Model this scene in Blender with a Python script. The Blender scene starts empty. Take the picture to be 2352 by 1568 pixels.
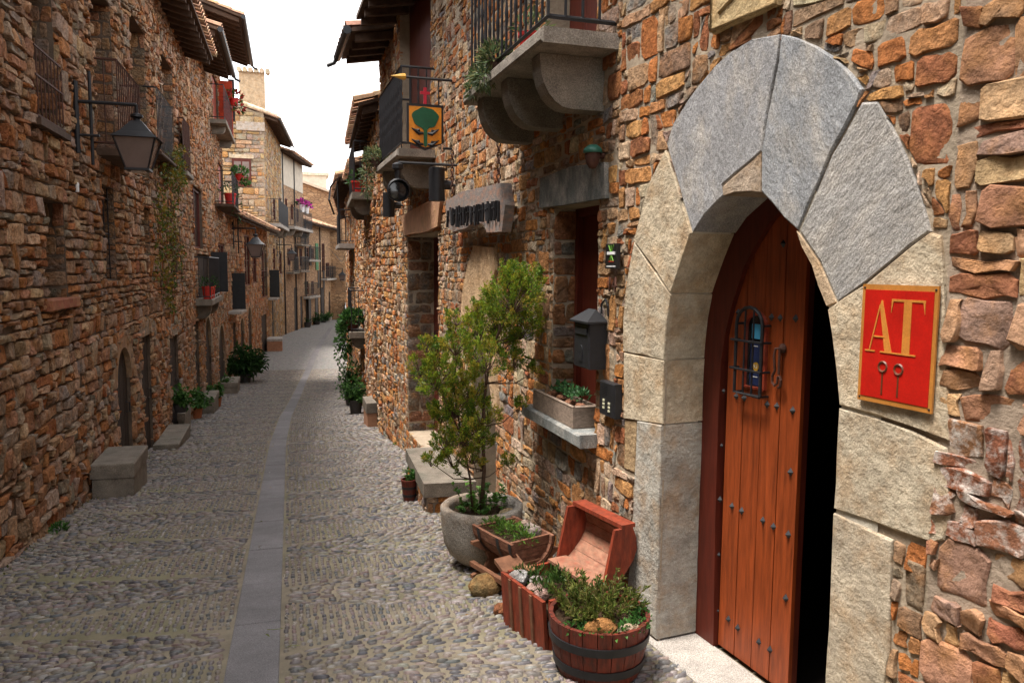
import bpy, bmesh, math, random
import numpy as np
from mathutils import Vector, Matrix, kdtree, noise

scene = bpy.context.scene
C = scene.collection
random.seed(7)

# ------------------------------------------------------------------ camera
FOC, CX, CY, YH, ROLL, VPX, EYE = 1750.0, 1176.0, 784.0, 612.0, -0.008, 660.0, 1.65
PITCH = -math.atan((CY - YH) / FOC)
E0 = Vector((0, 0, EYE))
def basis(yaw):
    f = Vector((math.sin(yaw)*math.cos(PITCH), math.cos(yaw)*math.cos(PITCH), math.sin(PITCH)))
    r = Vector((math.cos(yaw), -math.sin(yaw), 0)); u = r.cross(f)
    c, s = math.cos(ROLL), math.sin(ROLL)
    return c*r - s*u, c*u + s*r, f
yaw = 0.3
for _ in range(40):
    r_, u_, f_ = basis(yaw)
    yaw += (CX + FOC*r_.y/f_.y - VPX)/FOC*0.8
CR, CU, CF = basis(yaw)
cam = bpy.data.cameras.new('camera'); cam.sensor_width = 36.0; cam.lens = FOC/2352.0*36.0
cam.clip_start = 0.05; cam.clip_end = 900
cam_o = bpy.data.objects.new('camera', cam); C.objects.link(cam_o)
cam_o.matrix_world = Matrix(((CR.x, CU.x, -CF.x, 0), (CR.y, CU.y, -CF.y, 0), (CR.z, CU.z, -CF.z, EYE), (0, 0, 0, 1)))
scene.camera = cam_o

# ------------------------------------------------------------------ sky, sun, exposure
SUN_EL, SUN_AZ = 71.0, 268.0            # azimuth measured clockwise from +Y (where the sun stands)
world = bpy.data.worlds.new('World'); scene.world = world; world.use_nodes = True
wn = world.node_tree; wn.nodes.clear()
wo = wn.nodes.new('ShaderNodeOutputWorld'); wb = wn.nodes.new('ShaderNodeBackground')
sky = wn.nodes.new('ShaderNodeTexSky'); sky.sky_type = 'NISHITA'; sky.sun_disc = False
sky.sun_elevation = math.radians(SUN_EL); sky.sun_rotation = math.radians(SUN_AZ)
sky.dust_density = 1.5; sky.air_density = 1.0; sky.ozone_density = 1.0
hs = wn.nodes.new('ShaderNodeHueSaturation'); hs.inputs['Saturation'].default_value = 0.04
wn.links.new(sky.outputs[0], hs.inputs['Color']); wn.links.new(hs.outputs[0], wb.inputs[0])
wb.inputs[1].default_value = 0.13
wn.links.new(wb.outputs[0], wo.inputs[0])
sl = bpy.data.lights.new('sun', 'SUN'); sl.energy = 1.5; sl.angle = math.radians(16); sl.color = (1.0, 0.93, 0.84)
so = bpy.data.objects.new('sun', sl); C.objects.link(so)
az, el = math.radians(SUN_AZ), math.radians(SUN_EL)
sdir = Vector((math.sin(az)*math.cos(el), math.cos(az)*math.cos(el), math.sin(el)))
so.rotation_euler = sdir.to_track_quat('Z', 'Y').to_euler(); so.location = (0, 0, 40)
vs = scene.view_settings
vs.view_transform = 'Standard'; vs.look = 'None'; vs.gamma = 1.0; vs.use_curve_mapping = False
vs.exposure = 2.32

# ------------------------------------------------------------------ pixel helpers (photo frame 2352 x 1568)
def ray(x, y): return CF + CR*((x - CX)/FOC) + CU*((CY - y)/FOC)
def atz(x, y, z):
    v = ray(x, y); return E0 + v*((z - EYE)/v.z)
def atY(x, y, Y):
    v = ray(x, y); return E0 + v*(Y/v.y)
def proj(p):
    d = Vector(p) - E0; k = d.dot(CF)
    return (CX + FOC*d.dot(CR)/k, CY - FOC*d.dot(CU)/k, k)
class Frame:
    """a facade plane: u along the wall, v = world z, w out towards the street"""
    def __init__(s, a, b, side):
        a = Vector((a[0], a[1], 0)); b = Vector((b[0], b[1], 0)); s.L = (b-a).length
        s.o = a; s.d = (b-a).normalized(); s.n = Vector((-s.d.y, s.d.x, 0))*side
    def p(s, u, v, w=0): return s.o + s.d*u + Vector((0, 0, v)) + s.n*w
    def px(s, x, y, w=0):
        v = ray(x, y); t = ((s.o - E0).dot(s.n) + w)/v.dot(s.n); q = E0 + v*t
        return ((q - s.o).dot(s.d), q.z)
    def inv(s, q): return ((q-s.o).dot(s.d), q.z, (q-s.o).dot(s.n))
    def turned(s, u, w0, sgn):
        """frame standing at u on this wall and running inwards (a reveal); normal points along sgn*d"""
        f = Frame((0, 0), (1, 0), 1); f.o = s.o + s.d*u + s.n*w0; f.d = -s.n; f.n = s.d*sgn; f.L = 1
        return f
def road_z(Y):
    if Y < 18: return -0.1*Y
    if Y < 36:
        a = Y - 18; return -1.8 - 0.1*a + 0.0025*a*a
    return -2.79 - 0.01*(Y - 36)
def lerp(a, b, t): return a + (b-a)*t
def ground_at(x, y):
    v = ray(x, y); t0, t = 1.0, 1.0
    while t < 150:
        q = E0 + v*t
        if q.z < road_z(q.y): return q
        t += 0.01
    return q

# ------------------------------------------------------------------ mesh builder
class MB:
    def __init__(s): s.v = []; s.f = []; s.c = []; s.m = []; s.col = (0.5, 0.5, 0.5); s.mi = 0
    def add(s, vs_, fs_):
        b = len(s.v); s.v.extend([tuple(q) for q in vs_])
        for f in fs_: s.f.append(tuple(i+b for i in f)); s.c.append(s.col); s.m.append(s.mi)
        return s
    def quad(s, a, b, c, d): return s.add([a, b, c, d], [(0, 1, 2, 3)])
    def hexa(s, P):
        return s.add(P, [(0, 3, 2, 1), (4, 5, 6, 7), (0, 1, 5, 4), (1, 2, 6, 5), (2, 3, 7, 6), (3, 0, 4, 7)])
    def box(s, c, sx, sy, sz, M=None, rz=0.0):
        c = Vector(c); P = []
        R = M if M is not None else Matrix.Rotation(rz, 3, 'Z')
        for (x, y, z) in ((-1,-1,-1),(1,-1,-1),(1,1,-1),(-1,1,-1),(-1,-1,1),(1,-1,1),(1,1,1),(-1,1,1)):
            P.append(c + R @ Vector((x*sx/2, y*sy/2, z*sz/2)))
        return s.hexa(P)
    def fbox(s, F, u0, u1, v0, v1, w0, w1):
        return s.hexa([F.p(u0,v0,w0), F.p(u1,v0,w0), F.p(u1,v0,w1), F.p(u0,v0,w1), F.p(u0,v1,w0), F.p(u1,v1,w0), F.p(u1,v1,w1), F.p(u0,v1,w1)])
    def bbox(s, F, u0, u1, v0, v1, w0, w1, b=0.006):
        """box with chamfered front edges (front = w1)"""
        P = [F.p(u0,v0,w0), F.p(u1,v0,w0), F.p(u1,v1,w0), F.p(u0,v1,w0),
             F.p(u0,v0,w1-b), F.p(u1,v0,w1-b), F.p(u1,v1,w1-b), F.p(u0,v1,w1-b),
             F.p(u0+b,v0+b,w1), F.p(u1-b,v0+b,w1), F.p(u1-b,v1-b,w1), F.p(u0+b,v1-b,w1)]
        return s.add(P, [(0,1,2,3),(0,4,5,1),(1,5,6,2),(2,6,7,3),(3,7,4,0),(4,8,9,5),(5,9,10,6),(6,10,11,7),(7,11,8,4),(8,11,10,9)])
    def tube(s, pts, r, n=6, cap=True):
        pts = [Vector(q) for q in pts]; N = len(pts)
        rr = r if isinstance(r, (list, tuple)) else [r]*N
        b = len(s.v); up = None
        for i, q in enumerate(pts):
            t = (pts[min(i+1, N-1)] - pts[max(i-1, 0)]).normalized()
            if up is None:
                a = Vector((0, 0, 1)) if abs(t.z) < 0.9 else Vector((1, 0, 0))
                up = t.cross(a).normalized()
            up = (up - t*up.dot(t)).normalized(); w = t.cross(up)
            for k in range(n):
                a = 2*math.pi*k/n
                s.v.append(tuple(q + (up*math.cos(a) + w*math.sin(a))*rr[i]))
        def F_(f): s.f.append(f); s.c.append(s.col); s.m.append(s.mi)
        for i in range(N-1):
            for k in range(n):
                k2 = (k+1) % n
                F_((b+i*n+k, b+i*n+k2, b+(i+1)*n+k2, b+(i+1)*n+k))
        if cap:
            F_(tuple(b+k for k in range(n))[::-1]); F_(tuple(b+(N-1)*n+k for k in range(n)))
        return s
    def lathe(s, c, prof, n=20, M=None, sx=1.0, sy=1.0, a0=0.0, a1=2*math.pi, jit=None):
        """prof: list of (radius, height)"""
        c = Vector(c); R = M if M is not None else Matrix.Identity(3)
        full = abs((a1-a0) - 2*math.pi) < 1e-6; m = n if full else n+1
        P = []
        for (r, h) in prof:
            for k in range(m):
                a = a0 + (a1-a0)*k/n
                q = Vector((r*math.cos(a)*sx, r*math.sin(a)*sy, h))
                if jit: q = jit(q)
                P.append(c + R @ q)
        fs = []
        for i in range(len(prof)-1):
            for k in range(n):
                k2 = (k+1) % m
                fs.append((i*m+k, i*m+k2, (i+1)*m+k2, (i+1)*m+k))
        return s.add(P, fs)
    def prism(s, poly, F, w0, w1):
        """polygon in (u,v) of frame F extruded between w0 and w1"""
        n = len(poly)
        P = [F.p(u, v, w0) for u, v in poly] + [F.p(u, v, w1) for u, v in poly]
        return s.add(P, [tuple(range(n))[::-1], tuple(range(n, 2*n))] + [(i, (i+1) % n, n+(i+1) % n, n+i) for i in range(n)])
    def build(s, name, mats, parent=None, smooth=False, center=True, kind=None):
        me = bpy.data.meshes.new(name)
        if center and s.v:
            A = np.array(s.v); c = Vector(((A[:,0].min()+A[:,0].max())/2, (A[:,1].min()+A[:,1].max())/2, A[:,2].min()))
            A = A - np.array(c)
            vv = A.tolist()
        else: c = Vector((0, 0, 0)); vv = s.v
        me.from_pydata(vv, [], s.f)
        if not isinstance(mats, (list, tuple)): mats = [mats]
        for m in mats: me.materials.append(M_[m] if isinstance(m, str) else m)
        if len(mats) > 1: me.polygons.foreach_set('material_index', s.m)
        at = me.color_attributes.new('col', 'FLOAT_COLOR', 'CORNER')
        ln = np.array([len(f) for f in s.f]); cc = np.ones((len(s.f), 4), dtype=np.float32)
        if len(s.c): cc[:, :3] = np.array(s.c, dtype=np.float32).reshape(-1, 3)
        at.data.foreach_set('color', np.repeat(cc, ln, axis=0).ravel())
        if smooth is True: me.polygons.foreach_set('use_smooth', [True]*len(s.f))
        elif smooth:                                   # a number: auto smooth angle in degrees
            bm = bmesh.new(); bm.from_mesh(me)
            lim = math.radians(smooth)
            for f in bm.faces: f.smooth = True
            for e in bm.edges:
                if len(e.link_faces) == 2 and e.calc_face_angle(0) > lim: e.smooth = False
            bm.to_mesh(me); bm.free()
        o = bpy.data.objects.new(name, me); C.objects.link(o); o.location = c
        if parent is not None: attach(o, parent)
        if kind: o['kind'] = kind
        return o
def wloc(o):
    l = Vector(o.location) if o.parent is None else Vector(o['_w'])
    return l
def attach(o, parent):
    """parent keeping the world place; all empties and meshes here are only translated"""
    w = Vector(o.location)
    o['_w'] = tuple(w)
    o.parent = parent
    o.location = w - wloc(parent)
def tag(o, label, cat, group=None):
    o['label'] = label; o['category'] = cat
    if group: o['group'] = group
    return o
def thing(name, label, cat, loc, group=None):
    o = bpy.data.objects.new(name, None); C.objects.link(o); o.location = loc; o.empty_display_size = 0.1
    return tag(o, label, cat, group)
def struct(o): o['kind'] = 'structure'; return o
def part(name, mat, parent, fn, smooth=False, kind=None):
    m = MB(); fn(m); return m.build(name, mat, parent, smooth, kind=kind)
def arc(cx, cy, r, a0, a1, n, ry=None):
    ry = r if ry is None else ry
    return [(cx + r*math.cos(math.radians(lerp(a0, a1, i/n))), cy + ry*math.sin(math.radians(lerp(a0, a1, i/n)))) for i in range(n+1)]

# ------------------------------------------------------------------ materials
M_ = {}
def nd(nt, t, **kw):
    n = nt.nodes.new(t)
    for k, v in kw.items(): setattr(n, k, v)
    return n
def mat(name, color=None, rough=0.8, attr=False, var=0.35, scale=6.0, bump=0.3, bscale=40.0, bdist=0.01, metal=0.0, spec=0.3,
        stretch=(1, 1, 1), rot=(0, 0, 0), blotch=None, blotch_amt=0.0, blotch_scale=3.0, trans=0.0, speck=0.0, detail=6.0):
    m = bpy.data.materials.new(name); m.use_nodes = True; nt = m.node_tree; nt.nodes.clear()
    out = nd(nt, 'ShaderNodeOutputMaterial'); b = nd(nt, 'ShaderNodeBsdfPrincipled')
    geo = nd(nt, 'ShaderNodeNewGeometry'); mp = nd(nt, 'ShaderNodeMapping'); mp.inputs['Scale'].default_value = stretch
    rm = nd(nt, 'ShaderNodeMapping'); rm.inputs['Rotation'].default_value = rot
    nt.links.new(geo.outputs['Position'], rm.inputs['Vector']); nt.links.new(rm.outputs[0], mp.inputs['Vector'])
    if attr:
        a = nd(nt, 'ShaderNodeAttribute', attribute_name='col'); base = a.outputs['Color']
    else:
        a = nd(nt, 'ShaderNodeRGB'); a.outputs[0].default_value = (*color, 1); base = a.outputs[0]
    if blotch:
        nb = nd(nt, 'ShaderNodeTexNoise'); nb.inputs['Scale'].default_value = blotch_scale; nb.inputs['Detail'].default_value = 5.0
        nb.inputs['Roughness'].default_value = 0.65
        nt.links.new(mp.outputs[0], nb.inputs['Vector'])
        rp = nd(nt, 'ShaderNodeMapRange'); rp.inputs[1].default_value = 0.45; rp.inputs[2].default_value = 0.68
        rp.inputs[3].default_value = 0.0; rp.inputs[4].default_value = blotch_amt
        nt.links.new(nb.outputs['Fac'], rp.inputs[0])
        mx = nd(nt, 'ShaderNodeMixRGB'); mx.inputs[2].default_value = (*blotch, 1)
        nt.links.new(rp.outputs[0], mx.inputs[0]); nt.links.new(base, mx.inputs[1]); base = mx.outputs[0]
    if var > 0:
        n1 = nd(nt, 'ShaderNodeTexNoise'); n1.inputs['Scale'].default_value = scale; n1.inputs['Detail'].default_value = detail
        n1.inputs['Roughness'].default_value = 0.7
        nt.links.new(mp.outputs[0], n1.inputs['Vector'])
        r1 = nd(nt, 'ShaderNodeMapRange'); r1.inputs[1].default_value = 0.28; r1.inputs[2].default_value = 0.72
        r1.inputs[3].default_value = 1-var; r1.inputs[4].default_value = 1+var
        nt.links.new(n1.outputs['Fac'], r1.inputs[0])
        mv = nd(nt, 'ShaderNodeMixRGB', blend_type='MULTIPLY'); mv.inputs[0].default_value = 1.0
        nt.links.new(base, mv.inputs[1]); nt.links.new(r1.outputs[0], mv.inputs[2]); base = mv.outputs[0]
    if speck > 0:
        n3 = nd(nt, 'ShaderNodeTexNoise'); n3.inputs['Scale'].default_value = 160.0; n3.inputs['Detail'].default_value = 2.0
        nt.links.new(geo.outputs['Position'], n3.inputs['Vector'])
        r3 = nd(nt, 'ShaderNodeMapRange'); r3.inputs[1].default_value = 0.35; r3.inputs[2].default_value = 0.65
        r3.inputs[3].default_value = 1-speck; r3.inputs[4].default_value = 1+speck
        nt.links.new(n3.outputs['Fac'], r3.inputs[0])
        ms = nd(nt, 'ShaderNodeMixRGB', blend_type='MULTIPLY'); ms.inputs[0].default_value = 1.0
        nt.links.new(base, ms.inputs[1]); nt.links.new(r3.outputs[0], ms.inputs[2]); base = ms.outputs[0]
    nt.links.new(base, b.inputs['Base Color'])
    b.inputs['Roughness'].default_value = rough; b.inputs['Metallic'].default_value = metal
    b.inputs['Specular IOR Level'].default_value = spec
    if trans > 0: b.inputs['Transmission Weight'].default_value = trans
    if bump > 0:
        n2 = nd(nt, 'ShaderNodeTexNoise'); n2.inputs['Scale'].default_value = bscale; n2.inputs['Detail'].default_value = 8.0
        n2.inputs['Roughness'].default_value = 0.65
        nt.links.new(mp.outputs[0], n2.inputs['Vector'])
        bp = nd(nt, 'ShaderNodeBump'); bp.inputs['Strength'].default_value = bump; bp.inputs['Distance'].default_value = bdist
        nt.links.new(n2.outputs['Fac'], bp.inputs['Height']); nt.links.new(bp.outputs[0], b.inputs['Normal'])
    nt.links.new(b.outputs[0], out.inputs[0])
    M_[name] = m
    return m
mat('rubble', attr=True, rough=0.9, var=0.6, scale=26, bump=1.0, bscale=26, bdist=0.07, blotch=(0.40, 0.17, 0.05), blotch_amt=0.55, blotch_scale=7, spec=0.15)
mat('far_rubble', attr=True, rough=0.9, var=0.4, scale=4, bump=0.8, bscale=9, bdist=0.04, blotch=(0.40, 0.19, 0.07), blotch_amt=0.5, blotch_scale=3, spec=0.15)
mat('cut_stone', attr=True, rough=0.88, var=0.34, scale=9, bump=1.0, bscale=30, bdist=0.022, blotch=(0.34, 0.20, 0.09), blotch_amt=0.6, blotch_scale=7, spec=0.2, speck=0.12)
for nm_, rx_ in (('slate', .15), ('slate_b', .3), ('slate_c', -.7)):
    mat(nm_, attr=True, rough=0.82, var=0.30, scale=8, stretch=(1.35, 1.35, 0.72), rot=(rx_, 0, 0), bump=1.0, bscale=34, bdist=0.016, blotch=(0.43, 0.385, 0.335), blotch_amt=0.65, blotch_scale=6, spec=0.2, speck=0.26, detail=11)
mat('mortar', attr=True, rough=0.95, var=0.3, scale=6, bump=0.8, bscale=45, bdist=0.015, spec=0.1)
mat('render_plaster', (0.52, 0.46, 0.38), rough=0.95, var=0.2, scale=3, bump=0.3, bscale=30, spec=0.1)
mat('cobble_stone', attr=True, rough=0.42, var=0.35, scale=30, bump=0.3, bscale=90, bdist=0.004, spec=0.45)
mat('granite', (0.33, 0.30, 0.27), rough=0.85, var=0.25, scale=8, bump=0.6, bscale=70, bdist=0.006, speck=0.35, spec=0.2)
mat('slab_stone', (0.26, 0.225, 0.19), rough=0.88, var=0.35, scale=9, bump=0.8, bscale=60, bdist=0.01, speck=0.3, spec=0.2, blotch=(0.13, 0.115, 0.095), blotch_amt=0.6)
mat('granite_dark', (0.19, 0.16, 0.13), rough=0.85, var=0.35, scale=5, bump=0.6, bscale=50, bdist=0.01, speck=0.3, spec=0.2, blotch=(0.10, 0.10, 0.08), blotch_amt=0.6)
mat('door_wood', (0.225, 0.044, 0.010), rough=0.45, var=0.5, scale=5, stretch=(9, 9, 0.7), bump=0.25, bscale=14, bdist=0.004, spec=0.35)
mat('frame_wood', (0.085, 0.014, 0.007), rough=0.5, var=0.35, scale=5, stretch=(8, 8, 0.8), bump=0.2, bscale=14, bdist=0.003)
mat('old_wood', (0.13, 0.075, 0.045), rough=0.85, var=0.45, scale=6, stretch=(1, 5, 5), bump=0.5, bscale=16, bdist=0.006)
mat('dark_door', (.026,.017,.013), rough=.7, var=.5, scale=6, stretch=(7, 7, 1), bump=.4, bscale=14, bdist=.005)
mat('beam_wood', (0.07, 0.042, 0.028), rough=0.9, var=0.5, scale=7, bump=0.5, bscale=20, bdist=0.01)
mat('red_wood', (0.26, 0.036, 0.014), rough=0.65, var=0.5, scale=7, stretch=(5, 2, 1.5), blotch=(.09,.03,.02), blotch_amt=.7, blotch_scale=5, bump=0.3, bscale=20, bdist=0.004)
mat('iron', (0.018, 0.018, 0.021), rough=0.5, var=0.3, scale=20, bump=0.25, bscale=60, bdist=0.003, metal=0.3, spec=0.5)
mat('rust_iron', (0.075, 0.032, 0.022), rough=0.75, var=0.5, scale=18, bump=0.3, bscale=60, bdist=0.003, metal=0.2)
mat('glass_dark', (0.012, 0.013, 0.015), rough=0.12, var=0, bump=0, spec=0.6)
mat('lantern_glass', (0.17, 0.125, 0.11), rough=0.25, var=0.15, scale=4, bump=0, spec=0.5)
mat('tile_clay', attr=True, rough=0.85, var=0.45, scale=9, bump=0.4, bscale=40, bdist=0.006, spec=0.15)
mat('soil', (0.05, 0.032, 0.02), rough=1.0, var=0.5, scale=30, bump=0.9, bscale=60, bdist=0.02, spec=0.05)
mat('leaf', attr=True, rough=0.5, var=0.3, scale=14, bump=0, spec=0.3)
def leaf_light(m):
    nt = m.node_tree; b = [n for n in nt.nodes if n.type == 'BSDF_PRINCIPLED'][0]; out = [n for n in nt.nodes if n.type == 'OUTPUT_MATERIAL'][0]
    t = nd(nt, 'ShaderNodeBsdfTranslucent'); ms = nd(nt, 'ShaderNodeMixShader'); ms.inputs[0].default_value = .38
    nt.links.new(b.inputs['Base Color'].links[0].from_socket, t.inputs[0]); nt.links.new(b.outputs[0], ms.inputs[1]); nt.links.new(t.outputs[0], ms.inputs[2]); nt.links.new(ms.outputs[0], out.inputs[0])
leaf_light(M_['leaf'])
mat('bark', (0.085, 0.05, 0.032), rough=0.9, var=0.4, scale=20, bump=0.6, bscale=60, bdist=0.006)
mat('paint', attr=True, rough=0.55, var=0.12, scale=10, bump=0.1, bscale=40, bdist=0.002, spec=0.35)
mat('shaded_interior', (0.012, 0.009, 0.008), rough=0.95, var=0.2, scale=3, bump=0, spec=0.05)  # near-black colour stands in for the lack of light in the hall
mat('shutter', attr=True, rough=0.6, var=0.3, scale=8, bump=0.2, bscale=30, bdist=0.004)
# ------------------------------------------------------------------ rubble masonry
def clip(poly, nx, ny, d):
    """keep nx*x+ny*y <= d"""
    out = []; n = len(poly)
    for i in range(n):
        a = poly[i]; b = poly[(i+1) % n]
        da = nx*a[0]+ny*a[1]-d; db = nx*b[0]+ny*b[1]-d
        if da <= 0: out.append(a)
        if (da < 0) != (db < 0) and abs(da-db) > 1e-12:
            t = da/(da-db); out.append((a[0]+(b[0]-a[0])*t, a[1]+(b[1]-a[1])*t))
    return out
def area(poly):
    return 0.5*sum(poly[i][0]*poly[(i+1) % len(poly)][1]-poly[(i+1) % len(poly)][0]*poly[i][1] for i in range(len(poly)))
def minus(poly, B, gap):
    """convex pieces of poly that lie outside the convex ccw block B"""
    bb = (min(q[0] for q in B), max(q[0] for q in B), min(q[1] for q in B), max(q[1] for q in B))
    if max(q[0] for q in poly) <= bb[0] or min(q[0] for q in poly) >= bb[1] or max(q[1] for q in poly) <= bb[2] or min(q[1] for q in poly) >= bb[3]: return [poly]
    out = []; rest = poly
    for i in range(len(B)):
        p0, p1 = B[i], B[(i+1) % len(B)]; ex, ey = p1[0]-p0[0], p1[1]-p0[1]; l = math.hypot(ex, ey)
        if l < 1e-6: continue
        nx, ny = ey/l, -ex/l; d = nx*p0[0]+ny*p0[1]
        o = clip(rest, -nx, -ny, -d-gap)
        if len(o) > 2 and abs(area(o)) > 1e-5: out.append(o)
        rest = clip(rest, nx, ny, d)
        if len(rest) < 3: return out
    return out
def rubble_cells(u0, u1, vlo, vhi, row, asp, jit, gap, blocks, rng, base=None, big=0.0, ragged=1.0):
    """coursed rubble: wavy courses of uneven height, stones of uneven length, some courses doubled or bridged"""
    res = []; v = vlo; ph = rng.uniform(0, 100)
    def wave(i, u): return row*0.24*noise.noise(Vector((u*1.3/max(row*6, .1)*.12, i*3.7, ph))) + row*0.16*noise.noise(Vector((u*1.1/max(row*2, .1), i*1.9+50, ph)))
    i = 0; busy = []
    while v < vhi:
        h = row*rng.choice((.62, .75, .85, .95, 1.05, 1.2, 1.45)); u = u0 - rng.uniform(0, row*asp)
        lo = lambda x: v + wave(i, x)
        hi = lambda x: v + h + wave(i+1, x)
        nxt = []
        while u < u1:
            w = row*asp*rng.choice((.42, .55, .7, .85, 1.0, 1.2, 1.5, 2.0))*(0.7+0.3*h/row)
            a, b = u, u + w; u = b; sk = row*.10*ragged
            tall = rng.random() < big and w > row*.6
            ht = h*rng.uniform(1.5, 1.9) if tall else None
            if base and hi(a) < base(a) - .02: continue
            def jq(x): return x + rng.uniform(-1, 1)*sk
            g = gap*.5
            def quad_(a, b, l0, l1, h1, h0):
                return [(jq(a)+g, l0+g+rng.uniform(-.3, .5)*sk), (jq(b)-g, l1+g+rng.uniform(-.3, .5)*sk), (jq(b)-g, h1-g-rng.uniform(-.3, .6)*sk), (jq(a)+g, h0-g-rng.uniform(-.3, .6)*sk)]
            if tall:
                polys = [quad_(a, b, lo(a), lo(b), lo(b)+ht, lo(a)+ht)]
                if area(polys[0]) > 0: nxt.append(polys[0])
            elif rng.random() < .13 and h > row*.8:
                t = rng.uniform(.35, .65); m0, m1 = lerp(lo(a), hi(a), t), lerp(lo(b), hi(b), t); polys = [quad_(a, b, lo(a), lo(b), m1, m0), quad_(a, b, m0, m1, hi(b), hi(a))]
            else: polys = [quad_(a, b, lo(a), lo(b), hi(b), hi(a))]
            for p in polys:
                if area(p) < 0: continue
                for c in ((-1, 0, -u0), (1, 0, u1), (0, 1, vhi), (0, -1, -vlo)):
                    if len(p) > 2: p = clip(p, *c)
                if len(p) < 3: continue
                ps = [p]
                for B in blocks: ps = [z for q in ps for z in minus(q, B, g*.6)]
                for B in busy: ps = [z for q in ps for z in minus(q, B, gap*.8)]
                for q in ps:
                    ww = max(x for x, _ in q)-min(x for x, _ in q); hh = max(y for _, y in q)-min(y for _, y in q)
                    if abs(area(q)) > row*row*.06 and ww > row*.2 and hh > row*.2: res.append(q)
        busy = nxt; v += h; i += 1
    return res
def round_poly(poly, rng, jit, cut=0.13):
    out = []; n = len(poly)
    q = [poly[i] for i in range(n) if math.hypot(poly[i][0]-poly[i-1][0], poly[i][1]-poly[i-1][1]) > 0.015]
    if len(q) < 3: q = poly
    n = len(q); per = sum(math.hypot(q[i][0]-q[i-1][0], q[i][1]-q[i-1][1]) for i in range(n))
    for i in range(n):
        a, p, b = q[i-1], q[i], q[(i+1) % n]
        c = cut*rng.uniform(0.3, 1.5)
        out.append((lerp(p[0], a[0], c)+rng.uniform(-jit, jit), lerp(p[1], a[1], c)+rng.uniform(-jit, jit)))
        out.append((lerp(p[0], b[0], c)+rng.uniform(-jit, jit), lerp(p[1], b[1], c)+rng.uniform(-jit, jit)))
        if math.hypot(p[0]-b[0], p[1]-b[1]) > per*0.24:
            t = rng.uniform(.4, .6); out.append((lerp(p[0], b[0], t)+rng.uniform(-1, 1)*jit*1.6, lerp(p[1], b[1], t)+rng.uniform(-1, 1)*jit*1.6))
    return out
def stone_mesh(m, F, poly, d, rng, rough=0.012, cheap=False, back=-0.04, bev=0.9):
    """rough block: side, worn arris and a broken face that is split along one or two ridges"""
    n = len(poly); cx = sum(q[0] for q in poly)/n; cy = sum(q[1] for q in poly)/n
    size = math.sqrt(abs(area(poly)))
    tu, tv = rng.uniform(-1, 1)*rough/size*1.3, rng.uniform(-1, 1)*rough/size*1.3
    def w(u, v): return d + tu*(u-cx) + tv*(v-cy)
    bv = min(0.011, 0.07*size)*rng.uniform(.6, 1.3)
    def inset(q, e):
        l = math.hypot(q[0]-cx, q[1]-cy) or 1; return (q[0]-(q[0]-cx)/l*e, q[1]-(q[1]-cy)/l*e)
    P = [F.p(q[0], q[1], back) for q in poly]
    P += [F.p(q[0], q[1], w(*q)-bv*rng.uniform(.5, 1.2)) for q in poly]
    fs = [(i, (i+1) % n, n+(i+1) % n, n+i) for i in range(n)]
    r2 = [inset(q, bv*rng.uniform(.7, 1.8)) for q in poly]; P += [F.p(q[0], q[1], w(*q)+rng.uniform(-.35, .25)*rough) for q in r2]
    fs += [(n+i, n+(i+1) % n, 2*n+(i+1) % n, 2*n+i) for i in range(n)]
    if cheap: fs += [tuple(range(2*n, 3*n))]
    else:
        c2 = (cx+rng.uniform(-.28, .28)*size, cy+rng.uniform(-.2, .2)*size)
        P.append(F.p(c2[0], c2[1], w(*c2)+rng.uniform(-.3, .8)*rough))
        fs += [(2*n+i, 2*n+(i+1) % n, 3*n) for i in range(n)]
    if F.d.cross(Vector((0, 0, 1))).dot(F.n) * (1 if area(poly) > 0 else -1) < 0: fs = [f[::-1] for f in fs]
    m.add(P, fs)
def fine_stone(m, F, poly, d, rng, rough, back=-0.04):
    """near stones: same block with a face modelled by coherent noise, so it is lumpy rather than faceted"""
    n = len(poly); cx = sum(q[0] for q in poly)/n; cy = sum(q[1] for q in poly)/n
    size = math.sqrt(abs(area(poly))); o = Vector((rng.uniform(0, 99), rng.uniform(0, 99), rng.uniform(0, 99)))
    tu, tv = rng.uniform(-1, 1)*rough/size*.7, rng.uniform(-1, 1)*rough/size*.7
    def w(u, v, e):
        p = Vector((u, v, 0)); h = noise.noise(p*9+o)*.55 + noise.noise(p*21+o)*.35 + noise.noise(p*47+o)*.22
        return d + tu*(u-cx) + tv*(v-cy) + rough*h*(.5+.5*e)
    bv = min(0.007, 0.045*size)
    def inset(q, e):
        l = math.hypot(q[0]-cx, q[1]-cy) or 1; e = min(e, l*.4); return (q[0]-(q[0]-cx)/l*e, q[1]-(q[1]-cy)/l*e)
    P = [F.p(q[0], q[1], back) for q in poly]; rings = [poly]
    P += [F.p(q[0], q[1], w(q[0], q[1], 0)-bv*rng.uniform(.5, 1.3)) for q in poly]
    r2 = [inset(q, bv*rng.uniform(.6, 1.5)) for q in poly]
    for k in (1.0, .72, .42):
        P += [F.p(cx+(q[0]-cx)*k, cy+(q[1]-cy)*k, w(cx+(q[0]-cx)*k, cy+(q[1]-cy)*k, 1-k*.5)) for q in r2]
    P.append(F.p(cx, cy, w(cx, cy, 1)))
    fs = []
    for r_ in range(4): fs += [(r_*n+i, r_*n+(i+1) % n, (r_+1)*n+(i+1) % n, (r_+1)*n+i) for i in range(n)]
    fs += [(4*n+i, 4*n+(i+1) % n, 5*n) for i in range(n)]
    if F.d.cross(Vector((0, 0, 1))).dot(F.n) * (1 if area(poly) > 0 else -1) < 0: fs = [f[::-1] for f in fs]
    m.add(P, fs)
def vary(c, rng, a=0.18):
    k = 1 + rng.uniform(-a, a); return tuple(max(0.01, x*k*(1+rng.uniform(-.06, .06))) for x in c)
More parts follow.
